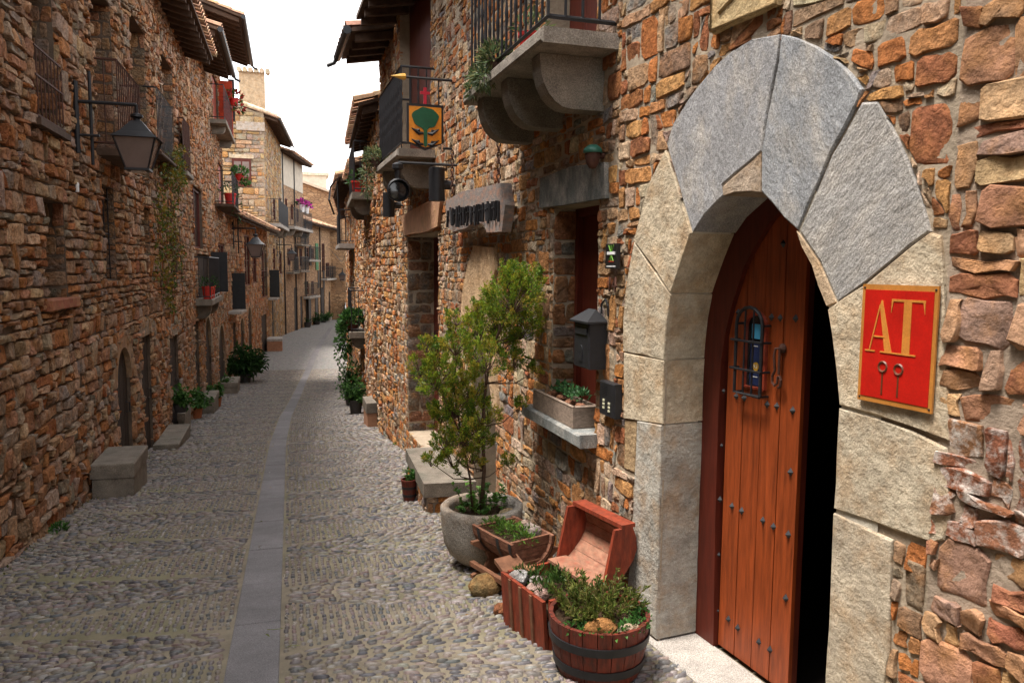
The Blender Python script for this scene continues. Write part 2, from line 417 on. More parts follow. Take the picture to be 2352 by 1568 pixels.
PAL_R = [((.47,.30,.175),4), ((.51,.255,.10),4), ((.47,.175,.055),3), ((.37,.275,.20),3), ((.25,.23,.21),2), ((.35,.13,.06),3), ((.57,.43,.30),4), ((.28,.175,.11),3)]
PAL_R0 = [((.40,.21,.12),4), ((.33,.16,.095),4), ((.45,.27,.15),3), ((.30,.19,.135),3), ((.52,.34,.18),2), ((.30,.12,.065),3)]
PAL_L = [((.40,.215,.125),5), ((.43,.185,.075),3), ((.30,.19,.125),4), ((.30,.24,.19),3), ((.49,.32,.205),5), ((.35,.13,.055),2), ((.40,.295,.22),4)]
PAL_G = [((.50,.36,.21),4), ((.46,.30,.15),4), ((.40,.32,.23),3), ((.33,.28,.22),3), ((.52,.28,.12),1)]
PAL_F = [((.46,.34,.21),4), ((.42,.28,.16),4), ((.35,.25,.16),3)]
def pick(pal, rng):
    t = rng.uniform(0, sum(w for _, w in pal))
    for c, w in pal:
        t -= w
        if t <= 0: return c
    return pal[-1][0]
SINGLES = {}
def lay_stones(house, F, cells, pal, rng, depth=(0.01, 0.03), rough=0.012, budget=300, mat_='rubble', jit=0.004, cheap_k=26.0, tint=None, parent=None, bev=0.9, back=-0.04):
    """the largest stones in view as parts of their own, the rest joined"""
    ranked = []
    for poly in cells:
        n = len(poly); c = F.p(sum(q[0] for q in poly)/n, sum(q[1] for q in poly)/n, 0.0)
        pr = proj(c); vis = pr[2] > 0.3 and -60 < pr[0] < 2412 and -60 < pr[1] < 1628
        if not vis and (pr[2] <= 0.3 or not (-700 < pr[0] < 3000 and -500 < pr[1] < 2100)): continue
        face = abs((c-E0).normalized().dot(F.n))
        ranked.append((abs(area(poly))*face/(pr[2]**2) if vis else 0, poly, pr[2]))
    ranked.sort(key=lambda t: -t[0])
    left = budget - SINGLES.get(house.name, 0)
    rest = MB(); nrest = 0; ns = 0
    for i, (s, poly, k) in enumerate(ranked):
        col = vary(pick(pal, rng), rng)
        if tint: col = tint(col, poly, rng)
        d = rng.uniform(*depth); single = i < left and s > 0
        rp = round_poly(poly, rng, jit) if k < cheap_k else poly
        m = MB() if single else rest
        m.col = col
        if single and k < 8.0: fine_stone(m, F, rp, d, rng, rough*1.25, back)
        else: stone_mesh(m, F, rp, d, rng, rough, cheap=k > cheap_k*0.6, bev=bev, back=back)
        if single: m.build('stone', mat_, parent or house, smooth=38); ns += 1
        else: nrest += 1
    SINGLES[house.name] = SINGLES.get(house.name, 0) + ns
    if nrest: rest.build('rubble_stones', mat_, parent or house, smooth=24, kind='stuff')

# ------------------------------------------------------------------ walls with openings
def wall_sheet(m, F, u0, u1, base, vtop, holes, w=0.0, reveal=0.25):
    """front sheet with rectangular holes (u0,u1,v0,v1[,reveal]) and their reveals"""
    us = sorted(set([u0, u1] + [x for h in holes for x in (h[0], h[1]) if u0 < x < u1]))
    vb = min(base(u0), base(u1)) - 0.4
    vs_ = sorted(set([vb, vtop] + [x for h in holes for x in (h[2], h[3]) if vb < x < vtop]))
    for i in range(len(us)-1):
        run = None
        for j in range(len(vs_)-1):
            cu, cv = (us[i]+us[i+1])/2, (vs_[j]+vs_[j+1])/2
            if any(h[0] < cu < h[1] and h[2] < cv < h[3] for h in holes): continue
            m.quad(F.p(us[i], vs_[j], w), F.p(us[i+1], vs_[j], w), F.p(us[i+1], vs_[j+1], w), F.p(us[i], vs_[j+1], w))
    for h in holes:
        r = h[4] if len(h) > 4 else reveal
        a, b, c, d = h[:4]
        m.quad(F.p(a,c,w), F.p(a,d,w), F.p(a,d,w-r), F.p(a,c,w-r)); m.quad(F.p(b,c,w), F.p(b,d,w), F.p(b,d,w-r), F.p(b,c,w-r))
        m.quad(F.p(a,d,w), F.p(b,d,w), F.p(b,d,w-r), F.p(a,d,w-r)); m.quad(F.p(a,c,w), F.p(b,c,w), F.p(b,c,w-r), F.p(a,c,w-r))
def rect_poly(h, g=0.0): return [(h[0]-g, h[2]-g), (h[1]+g, h[2]-g), (h[1]+g, h[3]+g), (h[0]-g, h[3]+g)]
def hole_px(F, x0, x1, yt, yb, reveal=0.25):
    """opening from its picture box, heights read at its middle"""
    xm = (x0+x1)/2; ym = (yt+yb)/2
    a, b = F.px(x0, ym)[0], F.px(x1, ym)[0]
    return (min(a, b), max(a, b), F.px(xm, yb)[1], F.px(xm, yt)[1], reveal)
def window(house, F, h, w=0.0, frame='frame_wood', bars=0, mull=True, rails=1, pane='glass_dark', sill=None, lintel=None, iron='iron'):
    a, b, c, d, r = h; t = 0.055; ww = w-r
    win = MB(); 
    for (p, q, x, y) in ((a, a+t, c, d), (b-t, b, c, d), (a+t, b-t, c, c+t), (a+t, b-t, d-t, d)): win.fbox(F, p, q, x, y, ww+0.005, ww+0.06)
    if mull: win.fbox(F, (a+b)/2-0.03, (a+b)/2+0.03, c+t, d-t, ww+0.012, ww+0.055)
    for k in range(rails):
        z = lerp(c, d, (k+1)/(rails+1)); win.fbox(F, a+t, b-t, z-0.016, z+0.016, ww+0.016, ww+0.048)
    o = win.build('window', frame, house)
    part('pane', pane, o, lambda m: m.fbox(F, a-0.01, b+0.01, c-0.01, d+0.01, ww-0.02, ww+0.02))
    if bars:
        for k in range(bars):
            u = lerp(a, b, (k+0.5)/bars)
            part('bar', iron, o, lambda m: m.tube([F.p(u, c-0.02, w-0.05), F.p(u, d+0.02, w-0.05)], 0.008, 5))
        for z in (lerp(c, d, .12), lerp(c, d, .5), lerp(c, d, .88)):
            part('cross_bar', iron, o, lambda m: m.fbox(F, a-.01, b+.01, z-.01, z+.01, w-0.062, w-0.05))
    if sill: part('sill', 'cut_stone', o, lambda m: (setattr(m, 'col', sill), m.bbox(F, a-0.09, b+0.09, c-0.09, c+0.004, -0.1, w+0.09)))
    if lintel: part('lintel', 'cut_stone', o, lambda m: (setattr(m, 'col', lintel), m.bbox(F, a-0.16, b+0.16, d-0.004, d+0.2, -0.1, w+0.035, 0.01)))
    return o
def plank_door(house, F, h, w=0.0, mat_='dark_door', n=4, arch=False, lintel=None, iron='iron', handle=True):
    a, b, c, d, r = h; ww = w-r
    dr = part('door', mat_, house, lambda m: m.fbox(F, a-0.02, b+0.02, c-0.05, d+0.02, ww-0.06, ww-0.012))
    for k in range(n):
        p, q = lerp(a, b, k/n), lerp(a, b, (k+1)/n)
        part('plank', mat_, dr, lambda m: m.bbox(F, p+0.004, q-0.004, c, d, ww-0.02, ww+0.02, 0.006))
    if handle: part('handle', iron, dr, lambda m: m.tube([F.p(lerp(a, b, .85), lerp(c, d, .45), ww+.02), F.p(lerp(a, b, .85), lerp(c, d, .45), ww+.07), F.p(lerp(a, b, .85), lerp(c, d, .53), ww+.07), F.p(lerp(a, b, .85), lerp(c, d, .53), ww+.02)], 0.01, 5))
    if lintel: part('lintel', 'cut_stone', dr, lambda m: (setattr(m, 'col', lintel), m.bbox(F, a-0.2, b+0.2, d-0.004, d+0.24, -0.1, w+0.04, 0.012)))
    return dr
def arch_head(house, F, h, w=0.0, col=(.30,.22,.15), rise=None, depth=None, n=3, mat_='cut_stone'):
    """big stones round the head of an arched doorway (h is the whole opening box): they close the corners"""
    a, b, c, d = h[:4]; r = (b-a)/2; cx = (a+b)/2; rise = rise or r; dep = depth or h[4]
    top = d; sp = d-rise
    outer = 0.24
    for k in range(n):
        t0, t1 = 180-180*k/n, 180-180*(k+1)/n
        inn = arc(cx, sp, r, t0, t1, 4, rise)
        out = arc(cx, sp, r+outer, t1, t0, 4, rise+outer)
        m = MB(); m.col = vary(col, random, .12)
        m.prism(inn+out, F, w-dep, w+0.03); m.build('arch_stone', mat_, house)
    # the sheet's square corners are covered from behind
def side_sheets(m, F, u0, u1, base, vtop, depth):
    for u in (u0, u1):
        m.quad(F.p(u, base(u)-.4, 0), F.p(u, vtop, 0), F.p(u, vtop, -depth), F.p(u, base(u)-.4, -depth))
    m.quad(F.p(u0, base(u0)-.4, -depth), F.p(u1, base(u1)-.4, -depth), F.p(u1, vtop, -depth), F.p(u0, vtop, -depth))
# ------------------------------------------------------------------ roofs
def tile_sheet(m, P, du, ds, nu, ns, r, rng, amp=0.5):
    """corrugated clay tiles: P origin at the eave, du along the eave (per column), ds up the slope (per row)"""
    n = du.cross(ds).normalized()
    if n.z < 0: n = -n
    for i in range(nu):
        for j in range(ns):
            m.col = vary(rng.choice(((.48,.27,.16),(.42,.24,.15),(.36,.20,.13),(.52,.36,.24),(.30,.19,.13))), rng, .15)
            o = P + du*i + ds*j + n*(0.012*rng.random()); pts = []
            K = 4
            for e in (0, 1):
                for k in range(K+1):
                    a = math.pi*k/K; rr = r*(1.0 if e == 0 else 0.86)
                    pts.append(o + du*(0.5) + du.normalized()*(-math.cos(a)*rr) + n*(math.sin(a)*rr + (0.02 if e == 0 else 0.0)) + ds*(1.12*e - (0.06 if e == 0 else 0)))
            fs = [(k, k+1, K+2+k, K+1+k) for k in range(K)]
            # thickness at the open end
            base = len(pts)
            pts += [p_ + (o + du*0.5 - p_).normalized()*0.018 - ds*0.0 for p_ in pts[:K+1]]
            fs += [(k+1, k, base+k, base+k+1) for k in range(K)]
            m.add(pts, fs)
def roof(house, F, u0, u1, z, over, pitch=0.32, depth=5.0, tiles=True, rows=2, rafters=True, rng=random, gutter=False, th=0.06, wood='beam_wood', full=False):
    """single slope rising from the eave at height z (underside at the wall)"""
    n, up = F.n, Vector((0, 0, 1)); sl = (-n + up*pitch)
    e0 = F.p(u0, z - over*pitch, over); e1 = F.p(u1, z - over*pitch, over); L = over + depth
    rf = part('roof', wood, house, lambda m: m.hexa([e0, e1, e1+sl*L, e0+sl*L, e0+up*th, e1+up*th, e1+sl*L+up*th, e0+sl*L+up*th]))
    if rafters:
        k = u0 + 0.15
        while k < u1:
            a = F.p(k, z - over*pitch - 0.002, over-0.06); b = F.p(k, z - 0.002, -0.1)
            part('rafter', wood, rf, lambda m: m.hexa([a-F.d*.045-up*.11, a+F.d*.045-up*.11, b+F.d*.045-up*.12, b-F.d*.045-up*.12, a-F.d*.045, a+F.d*.045, b+F.d*.045, b-F.d*.045]))
            k += 0.42
    if tiles:
        nu = max(1, int((u1-u0)/0.21)); du = F.d*((u1-u0)/nu); ds = sl.normalized()*0.36
        base = e0 + up*(th+0.01) + n*0.05
        for i in range(nu):                           # the eave course tile by tile
            m = MB(); tile_sheet(m, base + du*i, du, ds, 1, 1, 0.095, rng); m.build('roof_tile', 'tile_clay', rf)
        m = MB(); tile_sheet(m, base + ds, du, ds, nu, (int(L/0.36)-2) if full else rows, 0.095, rng); m.build('roof_tiles', 'tile_clay', rf, kind='stuff')
    if gutter:
        g0, g1 = e0 + n*0.07 + up*0.02, e1 + n*0.07 + up*0.02
        part('gutter', 'iron', rf, lambda m: m.tube([g0, g1], 0.065, 8))
        part('spout', 'iron', rf, lambda m: m.tube([g1, g1 + n*0.05 - up*.08 + F.d*.03, g1 + n*0.17 - up*0.13 + F.d*.05], 0.035, 6))
    return rf
# ------------------------------------------------------------------ balconies
def balcony(house, F, u0, u1, z, out, th=0.1, rail_h=1.0, slab='slab_stone', iron='iron', gap=0.11, corbels=(), twist=False, cr=0.26, cmat='granite_dark', rail_out=None, r=0.008, mid=None, ends=True):
    ro = rail_out or out-0.06
    sb = part('balcony', slab, house, lambda m: (m.bbox(F, u0, u1, z-th, z, -0.2, out, 0.015)))
    for u in corbels:
        prof = [(-0.15, 0.0), (out*0.86, 0.0)] + [(out*0.86 - cr*0.72*(1-math.cos(math.radians(t))), -cr*math.sin(math.radians(t)) - 0.03) for t in range(0, 91, 15)] + [(-0.15, -cr-0.03)]
        G = F.turned(u, 0, 1)
        part('corbel', cmat, sb, lambda m: m.add([F.p(u-.07, z-th-0.003+b_, a_) for a_, b_ in prof] + [F.p(u+.07, z-th-0.003+b_, a_) for a_, b_ in prof],
             [tuple(range(len(prof))), tuple(range(len(prof), 2*len(prof)))[::-1]] + [(i, (i+1) % len(prof), len(prof)+(i+1) % len(prof), len(prof)+i) for i in range(len(prof))]))
    a, b = u0+0.05, u1-0.05
    for zz in (z+0.07, z+rail_h):
        q = [(a, -.02), (a, ro), (b, ro), (b, -.02)] if ends else [(a, ro), (b, ro)]
        part('rail', iron, sb, lambda m: m.tube([F.p(u, zz, w) for u, w in q], .014, 4))
    def bal(u, w, k):
        if twist and k % 2 == 0:
            pts = []; rr = []
            for q in range(13):
                pts.append(F.p(u, lerp(z+.07, z+rail_h, q/12), w)); rr.append(r*(1.0 if q < 3 or q > 9 else (1.5 if q % 2 else 0.8)))
            part('baluster', iron, sb, lambda m: m.tube(pts, rr, 5))
        else: part('baluster', iron, sb, lambda m: m.tube([F.p(u, z+(.0 if k % 4 == 0 else .07), w), F.p(u, z+rail_h, w)], r, 5))
    n = max(2, int(round((b-a)/gap))); 
    for i in range(n+1): bal(lerp(a, b, i/n), ro, i)
    if ends:
        n2 = max(1, int(round(ro/gap)))
        for i in range(1, n2):
            bal(a, ro*i/n2, i); bal(b, ro*i/n2, i)
    return sb
# ------------------------------------------------------------------ ground, road, cobbles
def mat_far_road():
    m = bpy.data.materials.new('far_cobbles'); m.use_nodes = True; nt = m.node_tree; b = nt.nodes['Principled BSDF']
    geo = nd(nt, 'ShaderNodeNewGeometry'); mp = nd(nt, 'ShaderNodeMapping'); mp.inputs['Scale'].default_value = (10, 17, 10)
    nt.links.new(geo.outputs['Position'], mp.inputs[0])
    vo = nd(nt, 'ShaderNodeTexVoronoi'); vo.inputs['Scale'].default_value = 1.0; nt.links.new(mp.outputs[0], vo.inputs['Vector'])
    rp = nd(nt, 'ShaderNodeValToRGB'); rp.color_ramp.elements[0].color = (.12,.10,.09,1); rp.color_ramp.elements[1].color = (.24,.20,.16,1)
    rp.color_ramp.elements[0].position = .25; rp.color_ramp.elements[1].position = .6
    nt.links.new(vo.outputs['Distance'], rp.inputs[0])
    mx = nd(nt, 'ShaderNodeMixRGB', blend_type='MULTIPLY'); mx.inputs[0].default_value = .5
    nt.links.new(rp.outputs[0], mx.inputs[1]); nt.links.new(vo.outputs['Color'], mx.inputs[2])
    hs_ = nd(nt, 'ShaderNodeHueSaturation'); hs_.inputs['Saturation'].default_value = .35; hs_.inputs['Value'].default_value = 1.1
    nt.links.new(mx.outputs[0], hs_.inputs['Color']); nt.links.new(hs_.outputs[0], b.inputs['Base Color'])
    bp = nd(nt, 'ShaderNodeBump', invert=True); bp.inputs['Strength'].default_value = .8; bp.inputs['Distance'].default_value = .02
    nt.links.new(vo.outputs['Distance'], bp.inputs['Height']); nt.links.new(bp.outputs[0], b.inputs['Normal'])
    b.inputs['Roughness'].default_value = .7
    M_['far_cobbles'] = m
mat_far_road()
mat('bedding', (0.23, 0.195, 0.145), rough=0.9, var=0.35, scale=3, bump=0.5, bscale=60, bdist=0.01, blotch=(0.14, 0.15, 0.06), blotch_amt=0.55, blotch_scale=1.1, spec=0.2)
mat('strip_stone', attr=True, rough=0.7, var=0.28, scale=2.5, bump=0.5, bscale=90, bdist=0.006, speck=0.28, spec=0.3)
mat('earth', (0.12, 0.10, 0.08), rough=1, var=0.3, bump=0.2)
CL = [(-30, -.21), (13, -.21), (18, -.10), (22, .10), (28, .42), (39, 1.2), (51, 2.3), (60, 3.2), (68, 4.3), (78, 6.2), (95, 12), (140, 40)]
def centre(Y):
    for i in range(len(CL)-1):
        if Y <= CL[i+1][0]:
            t = (Y-CL[i][0])/(CL[i+1][0]-CL[i][0]); return lerp(CL[i][1], CL[i+1][1], t)
    return CL[-1][1]
ground = part('ground', 'earth', None, lambda m: [m.quad((-400, y0, road_z(y0)-.25), (400, y0, road_z(y0)-.25), (400, y1, road_z(y1)-.25), (-400, y1, road_z(y1)-.25))
     for y0, y1 in zip([-60, 0, 18, 21, 24, 27, 30, 33, 36, 120], [0, 18, 21, 24, 27, 30, 33, 36, 120, 600])])
struct(ground)
def gz(x, y):
    z = road_z(y)
    if y < 3.8 and x > 1.1:
        t = min(1, (x-1.1)/.5); t = t*t*(3-2*t); z = lerp(z, min(z, -.365), t)
    return z
NEAR_END = 33.0
def road_sheet(m, ya, yb, step, xl, xr):
    y = ya
    while y < yb - 1e-6:
        y1 = min(yb, y+step)
        xs = [xl, xr] if y > 4 else [xl, 1.2, 1.32, 1.44, 1.56, 1.68, 1.8, 2.0, xr]
        for i in range(len(xs)-1):
            a, b = xs[i], xs[i+1]
            m.quad((centre(y)+a, y, gz(centre(y)+a, y)), (centre(y)+b, y, gz(centre(y)+b, y)), (centre(y1)+b, y1, gz(centre(y1)+b, y1)), (centre(y1)+a, y1, gz(centre(y1)+a, y1)))
        y = y1
road = part('road', 'bedding', None, lambda m: road_sheet(m, -6, NEAR_END, .25, -3.2, 4.2)); struct(road)
part('far_paving', 'far_cobbles', road, lambda m: road_sheet(m, NEAR_END, 130, 1.0, -3.6, 4.6))
# central strip of dressed slabs
SW = 0.130
rng = random.Random(3)
y = -2.0; k = 0
while y < 60:
    L = rng.uniform(.75, 1.25) if y < 30 else 3.0
    y1 = y + L - (0.008 if y < 30 else 0); dz = rng.uniform(.004, .008)
    c0, c1 = centre(y), centre(y1)
    tone = rng.uniform(.82, 1.12)
    def slab(m, s=1):
        b = .004; m.col = (.165*tone, .155*tone, .16*tone)
        P = [(c0-SW, y, road_z(y)-.06), (c0+SW, y, road_z(y)-.06), (c1+SW, y1, road_z(y1)-.06), (c1-SW, y1, road_z(y1)-.06),
             (c0-SW, y, road_z(y)+dz-b), (c0+SW, y, road_z(y)+dz-b), (c1+SW, y1, road_z(y1)+dz-b), (c1-SW, y1, road_z(y1)+dz-b),
             (c0-SW+b, y+b, road_z(y)+dz), (c0+SW-b, y+b, road_z(y)+dz), (c1+SW-b, y1-b, road_z(y1)+dz), (c1-SW+b, y1-b, road_z(y1)+dz)]
        m.add(P, [(0,4,5,1)[::-1],(1,5,6,2)[::-1],(2,6,7,3)[::-1],(3,7,4,0)[::-1],(4,8,9,5)[::-1],(5,9,10,6)[::-1],(6,10,11,7)[::-1],(7,11,8,4)[::-1],(8,11,10,9)[::-1]])
    part('paving_slab', 'strip_stone', road, slab)
    y += L
# river pebbles set on edge: long across the street, in wedges next to the strip lengthwise
def pebble(cx, cy, a, b, h, ang, rng_):
    ca, sa = math.cos(ang), math.sin(ang); out = []; z0 = gz(cx, cy)
    j = [rng_.uniform(.86, 1.1) for _ in range(6)]
    for (s, hh) in ((1.0, -.012), (.74, h*.78)):
        for q in range(6):
            t = q*math.pi/3; x = math.cos(t)*a*s*j[q]; yy = math.sin(t)*b*s*j[q]
            X, Y = cx + x*ca - yy*sa, cy + x*sa + yy*ca
            out.append((X, Y, z0 - .1*(Y-cy) + hh))
    out.append((cx, cy, z0+h))
    return out
PF = [(i, (i+1) % 6, 6+(i+1) % 6, 6+i) for i in range(6)] + [(6+i, 6+(i+1) % 6, 12) for i in range(6)]
PEB = [(.165,.145,.135), (.125,.115,.113), (.205,.168,.15), (.10,.098,.105), (.22,.185,.16), (.175,.135,.12), (.25,.225,.205)]
XL, XR = -2.16, 1.95
stones = []; PERIOD = 1.12
def in_frame(x, y):
    p = proj((x, y, road_z(y))); return p[2] > .5 and -150 < p[0] < 2500 and p[1] < 1700
for side in (-1, 1):
    lim = (XR if side > 0 else -XL)
    y = 2.2
    # cross-laid rows
    while y < NEAR_END:
        stepy = .0345 if y < 12 else .052
        c = centre(y) + side*(SW+.012); amax = (XR - c) if side > 0 else (c - XL)
        if y > 20: amax = 2.3
        a = rng.uniform(0, .05)
        while a < amax:
            ln = rng.uniform(.026, .058) if y < 12 else rng.uniform(.04, .07)
            s = (y + (.2 if side < 0 else .62)) % PERIOD
            skew = .22*math.sin(2*math.pi*s/PERIOD)*side
            wed = abs(s-.5*PERIOD) < .35*PERIOD*max(0, 1-a/1.45)
            x = c + side*(a+ln)
            if not wed and in_frame(x, y): stones.append((x, y+rng.uniform(-.012, .012)+skew*a*.3, ln, rng.uniform(.0125, .0178)*(1 if y < 12 else 1.35), rng.uniform(.008, .02), skew+rng.uniform(-.12, .12)))
            a += 2*ln + rng.uniform(.002, .014)
        y += stepy
    # wedges
    a = .022
    while a < 1.4:
        y = 2.2 + rng.uniform(0, .05)
        while y < NEAR_END:
            ln = rng.uniform(.019, .034); s = (y + (.2 if side < 0 else .62)) % PERIOD
            if abs(s-.5*PERIOD) < .35*PERIOD*(1-a/1.45)-.010:
                x = centre(y) + side*(SW+.012+a)
                if in_frame(x, y): stones.append((x+rng.uniform(-.006, .006), y+ln, rng.uniform(.0145, .0195), ln, rng.uniform(.008, .016), rng.uniform(-.15, .15)))
            y += 2*ln + rng.uniform(.004, .012)
        a += .0425
stones.sort(key=lambda s: -s[2]*s[3]/(s[1]**3) if abs(proj((s[0], s[1], road_z(s[1])))[0]-1176) < 1180 and proj((s[0], s[1], road_z(s[1])))[1] < 1568 else 1)
for s in stones[:300]:
    m = MB(); m.col = vary(rng.choice(PEB), rng, .16); m.add(pebble(*s, rng), PF); m.build('cobble', 'cobble_stone', road, smooth=True)
V = []; FI = []; CO = []
for s in stones[300:]:
    b = len(V); V.extend(pebble(*s, rng)); c = vary(rng.choice(PEB), rng, .16)
    FI.extend([tuple(i+b for i in f) for f in PF]); CO.extend([c]*12)
mb = MB(); mb.v, mb.f, mb.c, mb.m = V, FI, CO, [0]*len(FI)
mb.build('cobbles', 'cobble_stone', road, smooth=True, kind='stuff')

# ------------------------------------------------------------------ frames of the two house fronts
KNEE = (1.82, 4.05)
FA = Frame((2.17, .55), KNEE, 1)                # near right, carries the arched door
FB = Frame(KNEE, (1.60, 12.6), 1)               # the rest of that house
FR2 = Frame((1.58, 13.41), (1.95, 22.5), 1)
FR3 = Frame((1.95, 22.5), (2.2, 30), 1)
FR4 = Frame((2.2, 30), (3.4, 45), 1)
FR5 = Frame((3.4, 45), (8.2, 64), 1)
FL = Frame((-2.14, 0), (-2.14, 30), -1)         # u equals Y
FLW = Frame((-2.14, 29), (-1.05, 43), -1)
FL3 = Frame((-1.05, 43), (-.3, 52.5), -1)
FL4 = Frame((-.3, 52.5), (1.2, 59.5), -1)
FL5 = Frame((1.2, 59.5), (3.9, 69.5), -1)
def base_of(F):
    return lambda u: road_z(F.p(u, 0, 0).y)
def hull(pts):
    pts = sorted(set((round(a, 5), round(b, 5)) for a, b in pts))
    def half(ps):
        h = []
        for p in ps:
            while len(h) > 1 and (h[-1][0]-h[-2][0])*(p[1]-h[-2][1])-(h[-1][1]-h[-2][1])*(p[0]-h[-2][0]) <= 0: h.pop()
            h.append(p)
        return h
    a, b = half(pts), half(pts[::-1]); return a[:-1]+b[:-1]

# ================================================================== right: house with the arched door
rng = random.Random(11)
HR = thing('stone_house', 'stone house with pointed arch door, red AT plaque and stone balcony', 'house', (1.9, 4, road_z(4)))
INTR = [(1511,1466),(1516,1115),(1521,973),(1530,826),(1536,735),(1550,656),(1574,586),(1597,534),(1620,497),(1644,473),(1667,450),(1691,441),(1733,438),(1756,443),
        (1780,469),(1808,502),(1834,530),(1845,562),(1869,609),(1888,656),(1903,708),(1917,779),(1926,850),(1931,938),(1932,1174),(1929,1410),(1917,1600)]
IN = [FA.px(*p) for p in INTR]
UL, URR = 3.0, 1.822          # jamb lines
IN = [(UL, v) if i < 4 else ((URR, v) if i > 22 else (min(max(u, URR), UL), v)) for i, (u, v) in enumerate(IN)]
def fa(*pts): return [FA.px(*p) for p in pts]
SLATE1, SLATE2, CREAM, CREAM2, GREYB = (.30,.295,.30), (.27,.275,.285), (.50,.415,.30), (.46,.39,.29), (.38,.355,.31)
def inpx(i, j): return IN[i:j+1]
VOUS = [
 ('voussoir', 'slate', SLATE1, fa((1536,333),(1550,286),(1588,225),(1649,150),(1686,117),(1733,91),(1797,81),(1791,141),(1766,263),(1754,347),(1663,425)) + [IN[10], IN[9], IN[8], IN[7]]),
 ('voussoir', 'cut_stone', (.37,.29,.22), fa((1756,351),(1754,440)) + [IN[12], IN[11], IN[10]] + fa((1664,429))),
 ('voussoir', 'slate_b', SLATE2, fa((1800,81),(1831,87),(1878,108),(1925,136),(1963,173),(1988,206),(1981,228),(1915,350),(1838,528)) + [IN[15], IN[14], IN[13]] + fa((1757,350),(1770,263),(1795,141))),
 ('voussoir', 'slate_c', (.31,.295,.28), fa((1986,234),(2019,232),(2056,295),(2089,366),(2117,441),(2143,530),(2099,561),(1996,645),(1930,692),(1890,600),(1842,532),(1918,356))),
 ('voussoir', 'cut_stone', (.40,.29,.19), fa((1840,535),(1887,602),(1927,694),(1906,706)) + [IN[19], IN[18], IN[17], IN[16]]),
 ('voussoir', 'cut_stone', CREAM, fa((1534,345),(1494,422),(1461,551),(1546,673)) + [IN[5], IN[6]] + fa((1594,534))),
 ('voussoir', 'cut_stone', CREAM2, fa((1460,556),(1442,656),(1435,735),(1436,807)) + [(UL, FA.px(1530,827)[1]), IN[4]] + fa((1546,677))),
 ('jamb_stone', 'cut_stone', CREAM, fa((1436,808)) + [(UL, FA.px(1530,829)[1]), (UL, FA.px(1521,973)[1])] + fa((1436,961))),
 ('jamb_stone', 'cut_stone', GREYB, fa((1469,964)) + [(UL, FA.px(1521,975)[1]), (UL, FA.px(1511,1466)[1])] + [(3.33, FA.px(1511,1466)[1])] + fa((1452,1300),(1462,1120))),
 ('side_stone', 'cut_stone', (.36,.25,.14), fa((1437,962),(1466,964),(1460,1085),(1436,1075))),
 ('voussoir', 'cut_stone', CREAM, fa((1906,711),(1996,650),(2099,566),(2145,534),(2168,540),(2178,700),(2183,900),(2186,1010),(2100,978),(2020,955)) + [(URR, FA.px(1932,930)[1]), IN[22], IN[21]]),
 ('jamb_stone', 'cut_stone', CREAM2, [(URR, FA.px(1932,938)[1])] + fa((2020,962),(2100,986),(2180,1027),(2186,1060),(2188,1200),(2175,1238),(2150,1246),(2060,1216),(2000,1190)) + [(URR, FA.px(1932,1172)[1])]),
 ('jamb_stone', 'cut_stone', (.44,.37,.28), [(URR, FA.px(1932,1180)[1])] + fa((2054,1238),(2050,1350)) + [(FA.px(2046,1500)[0], FA.px(2046,1500)[1]), (1.60, -.30), (URR, -.30)]),
]
REV = 0.24
def grid_stone(name, mat_, col, poly, dep, parent, proud, rng_, rough=.006):
    """large cut block: outline, chamfer and a gently uneven dressed face"""
    poly = poly if area(poly) > 0 else poly[::-1]
    n = len(poly); cx = sum(q[0] for q in poly)/n; cy = sum(q[1] for q in poly)/n
    dense = []
    for i in range(n):
        a, b = poly[i], poly[(i+1) % n]; l = math.hypot(b[0]-a[0], b[1]-a[1]); k = max(1, int(l/.09))
        for q in range(k): dense.append((lerp(a[0], b[0], q/k)+rng_.uniform(-.003, .003), lerp(a[1], b[1], q/k)+rng_.uniform(-.003, .003)))
    dense = [(cx+(a-cx)*.996, cy+(b-cy)*.996) for a, b in dense]; n = len(dense)
    def inset(q, d):
        l = math.hypot(q[0]-cx, q[1]-cy) or 1; return (q[0]-(q[0]-cx)/l*d, q[1]-(q[1]-cy)/l*d)
    P = [FA.p(a, b, -dep) for a, b in dense] + [FA.p(a, b, proud-.004-rng_.uniform(0, .002)) for a, b in dense]
    r2 = [inset(q, .005*rng_.uniform(.5, 1.6)) for q in dense]; P += [FA.p(a, b, proud+rng_.uniform(-.3, .3)*rough) for a, b in r2]
    fs = [tuple(range(n))[::-1]] + [(i, (i+1) % n, n+(i+1) % n, n+i) for i in range(n)] + [(n+i, n+(i+1) % n, 2*n+(i+1) % n, 2*n+i) for i in range(n)] + [tuple(range(2*n, 3*n))]
    m = MB(); m.col = col
    if FA.d.cross(Vector((0, 0, 1))).dot(FA.n) < 0: fs = [f[::-1] for f in fs]
    m.add(P, fs); return m.build(name, mat_, parent, smooth=25)
def joint_bed(m):
    m.col = (.50,.45,.37); cu = (UL+URR)/2; Q = []
    for (u, v) in IN[:-1] + [(URR, -.34)]:
        c = Vector((cu, min(v, .9))); d = (Vector((u, v))-c).normalized(); Q.append((Vector((u, v))+d*.012, Vector((u, v))+d*.20))
    for a, b in zip(Q[:-1], Q[1:]):
        for w0, w1 in ((-REV+.02, .007),):
            m.quad(FA.p(*a[0], w1), FA.p(*b[0], w1), FA.p(*b[1], w1), FA.p(*a[1], w1)); m.quad(FA.p(*a[0], w0), FA.p(*b[0], w0), FA.p(*b[0], w1), FA.p(*a[0], w1))
part('joint_mortar', 'mortar', HR, joint_bed)
for (nm, mt, col, poly) in VOUS: grid_stone(nm, mt, col, poly, REV if nm else .1, HR, (.006 if nm == 'side_stone' else .013) + rng.uniform(0, .004), rng)
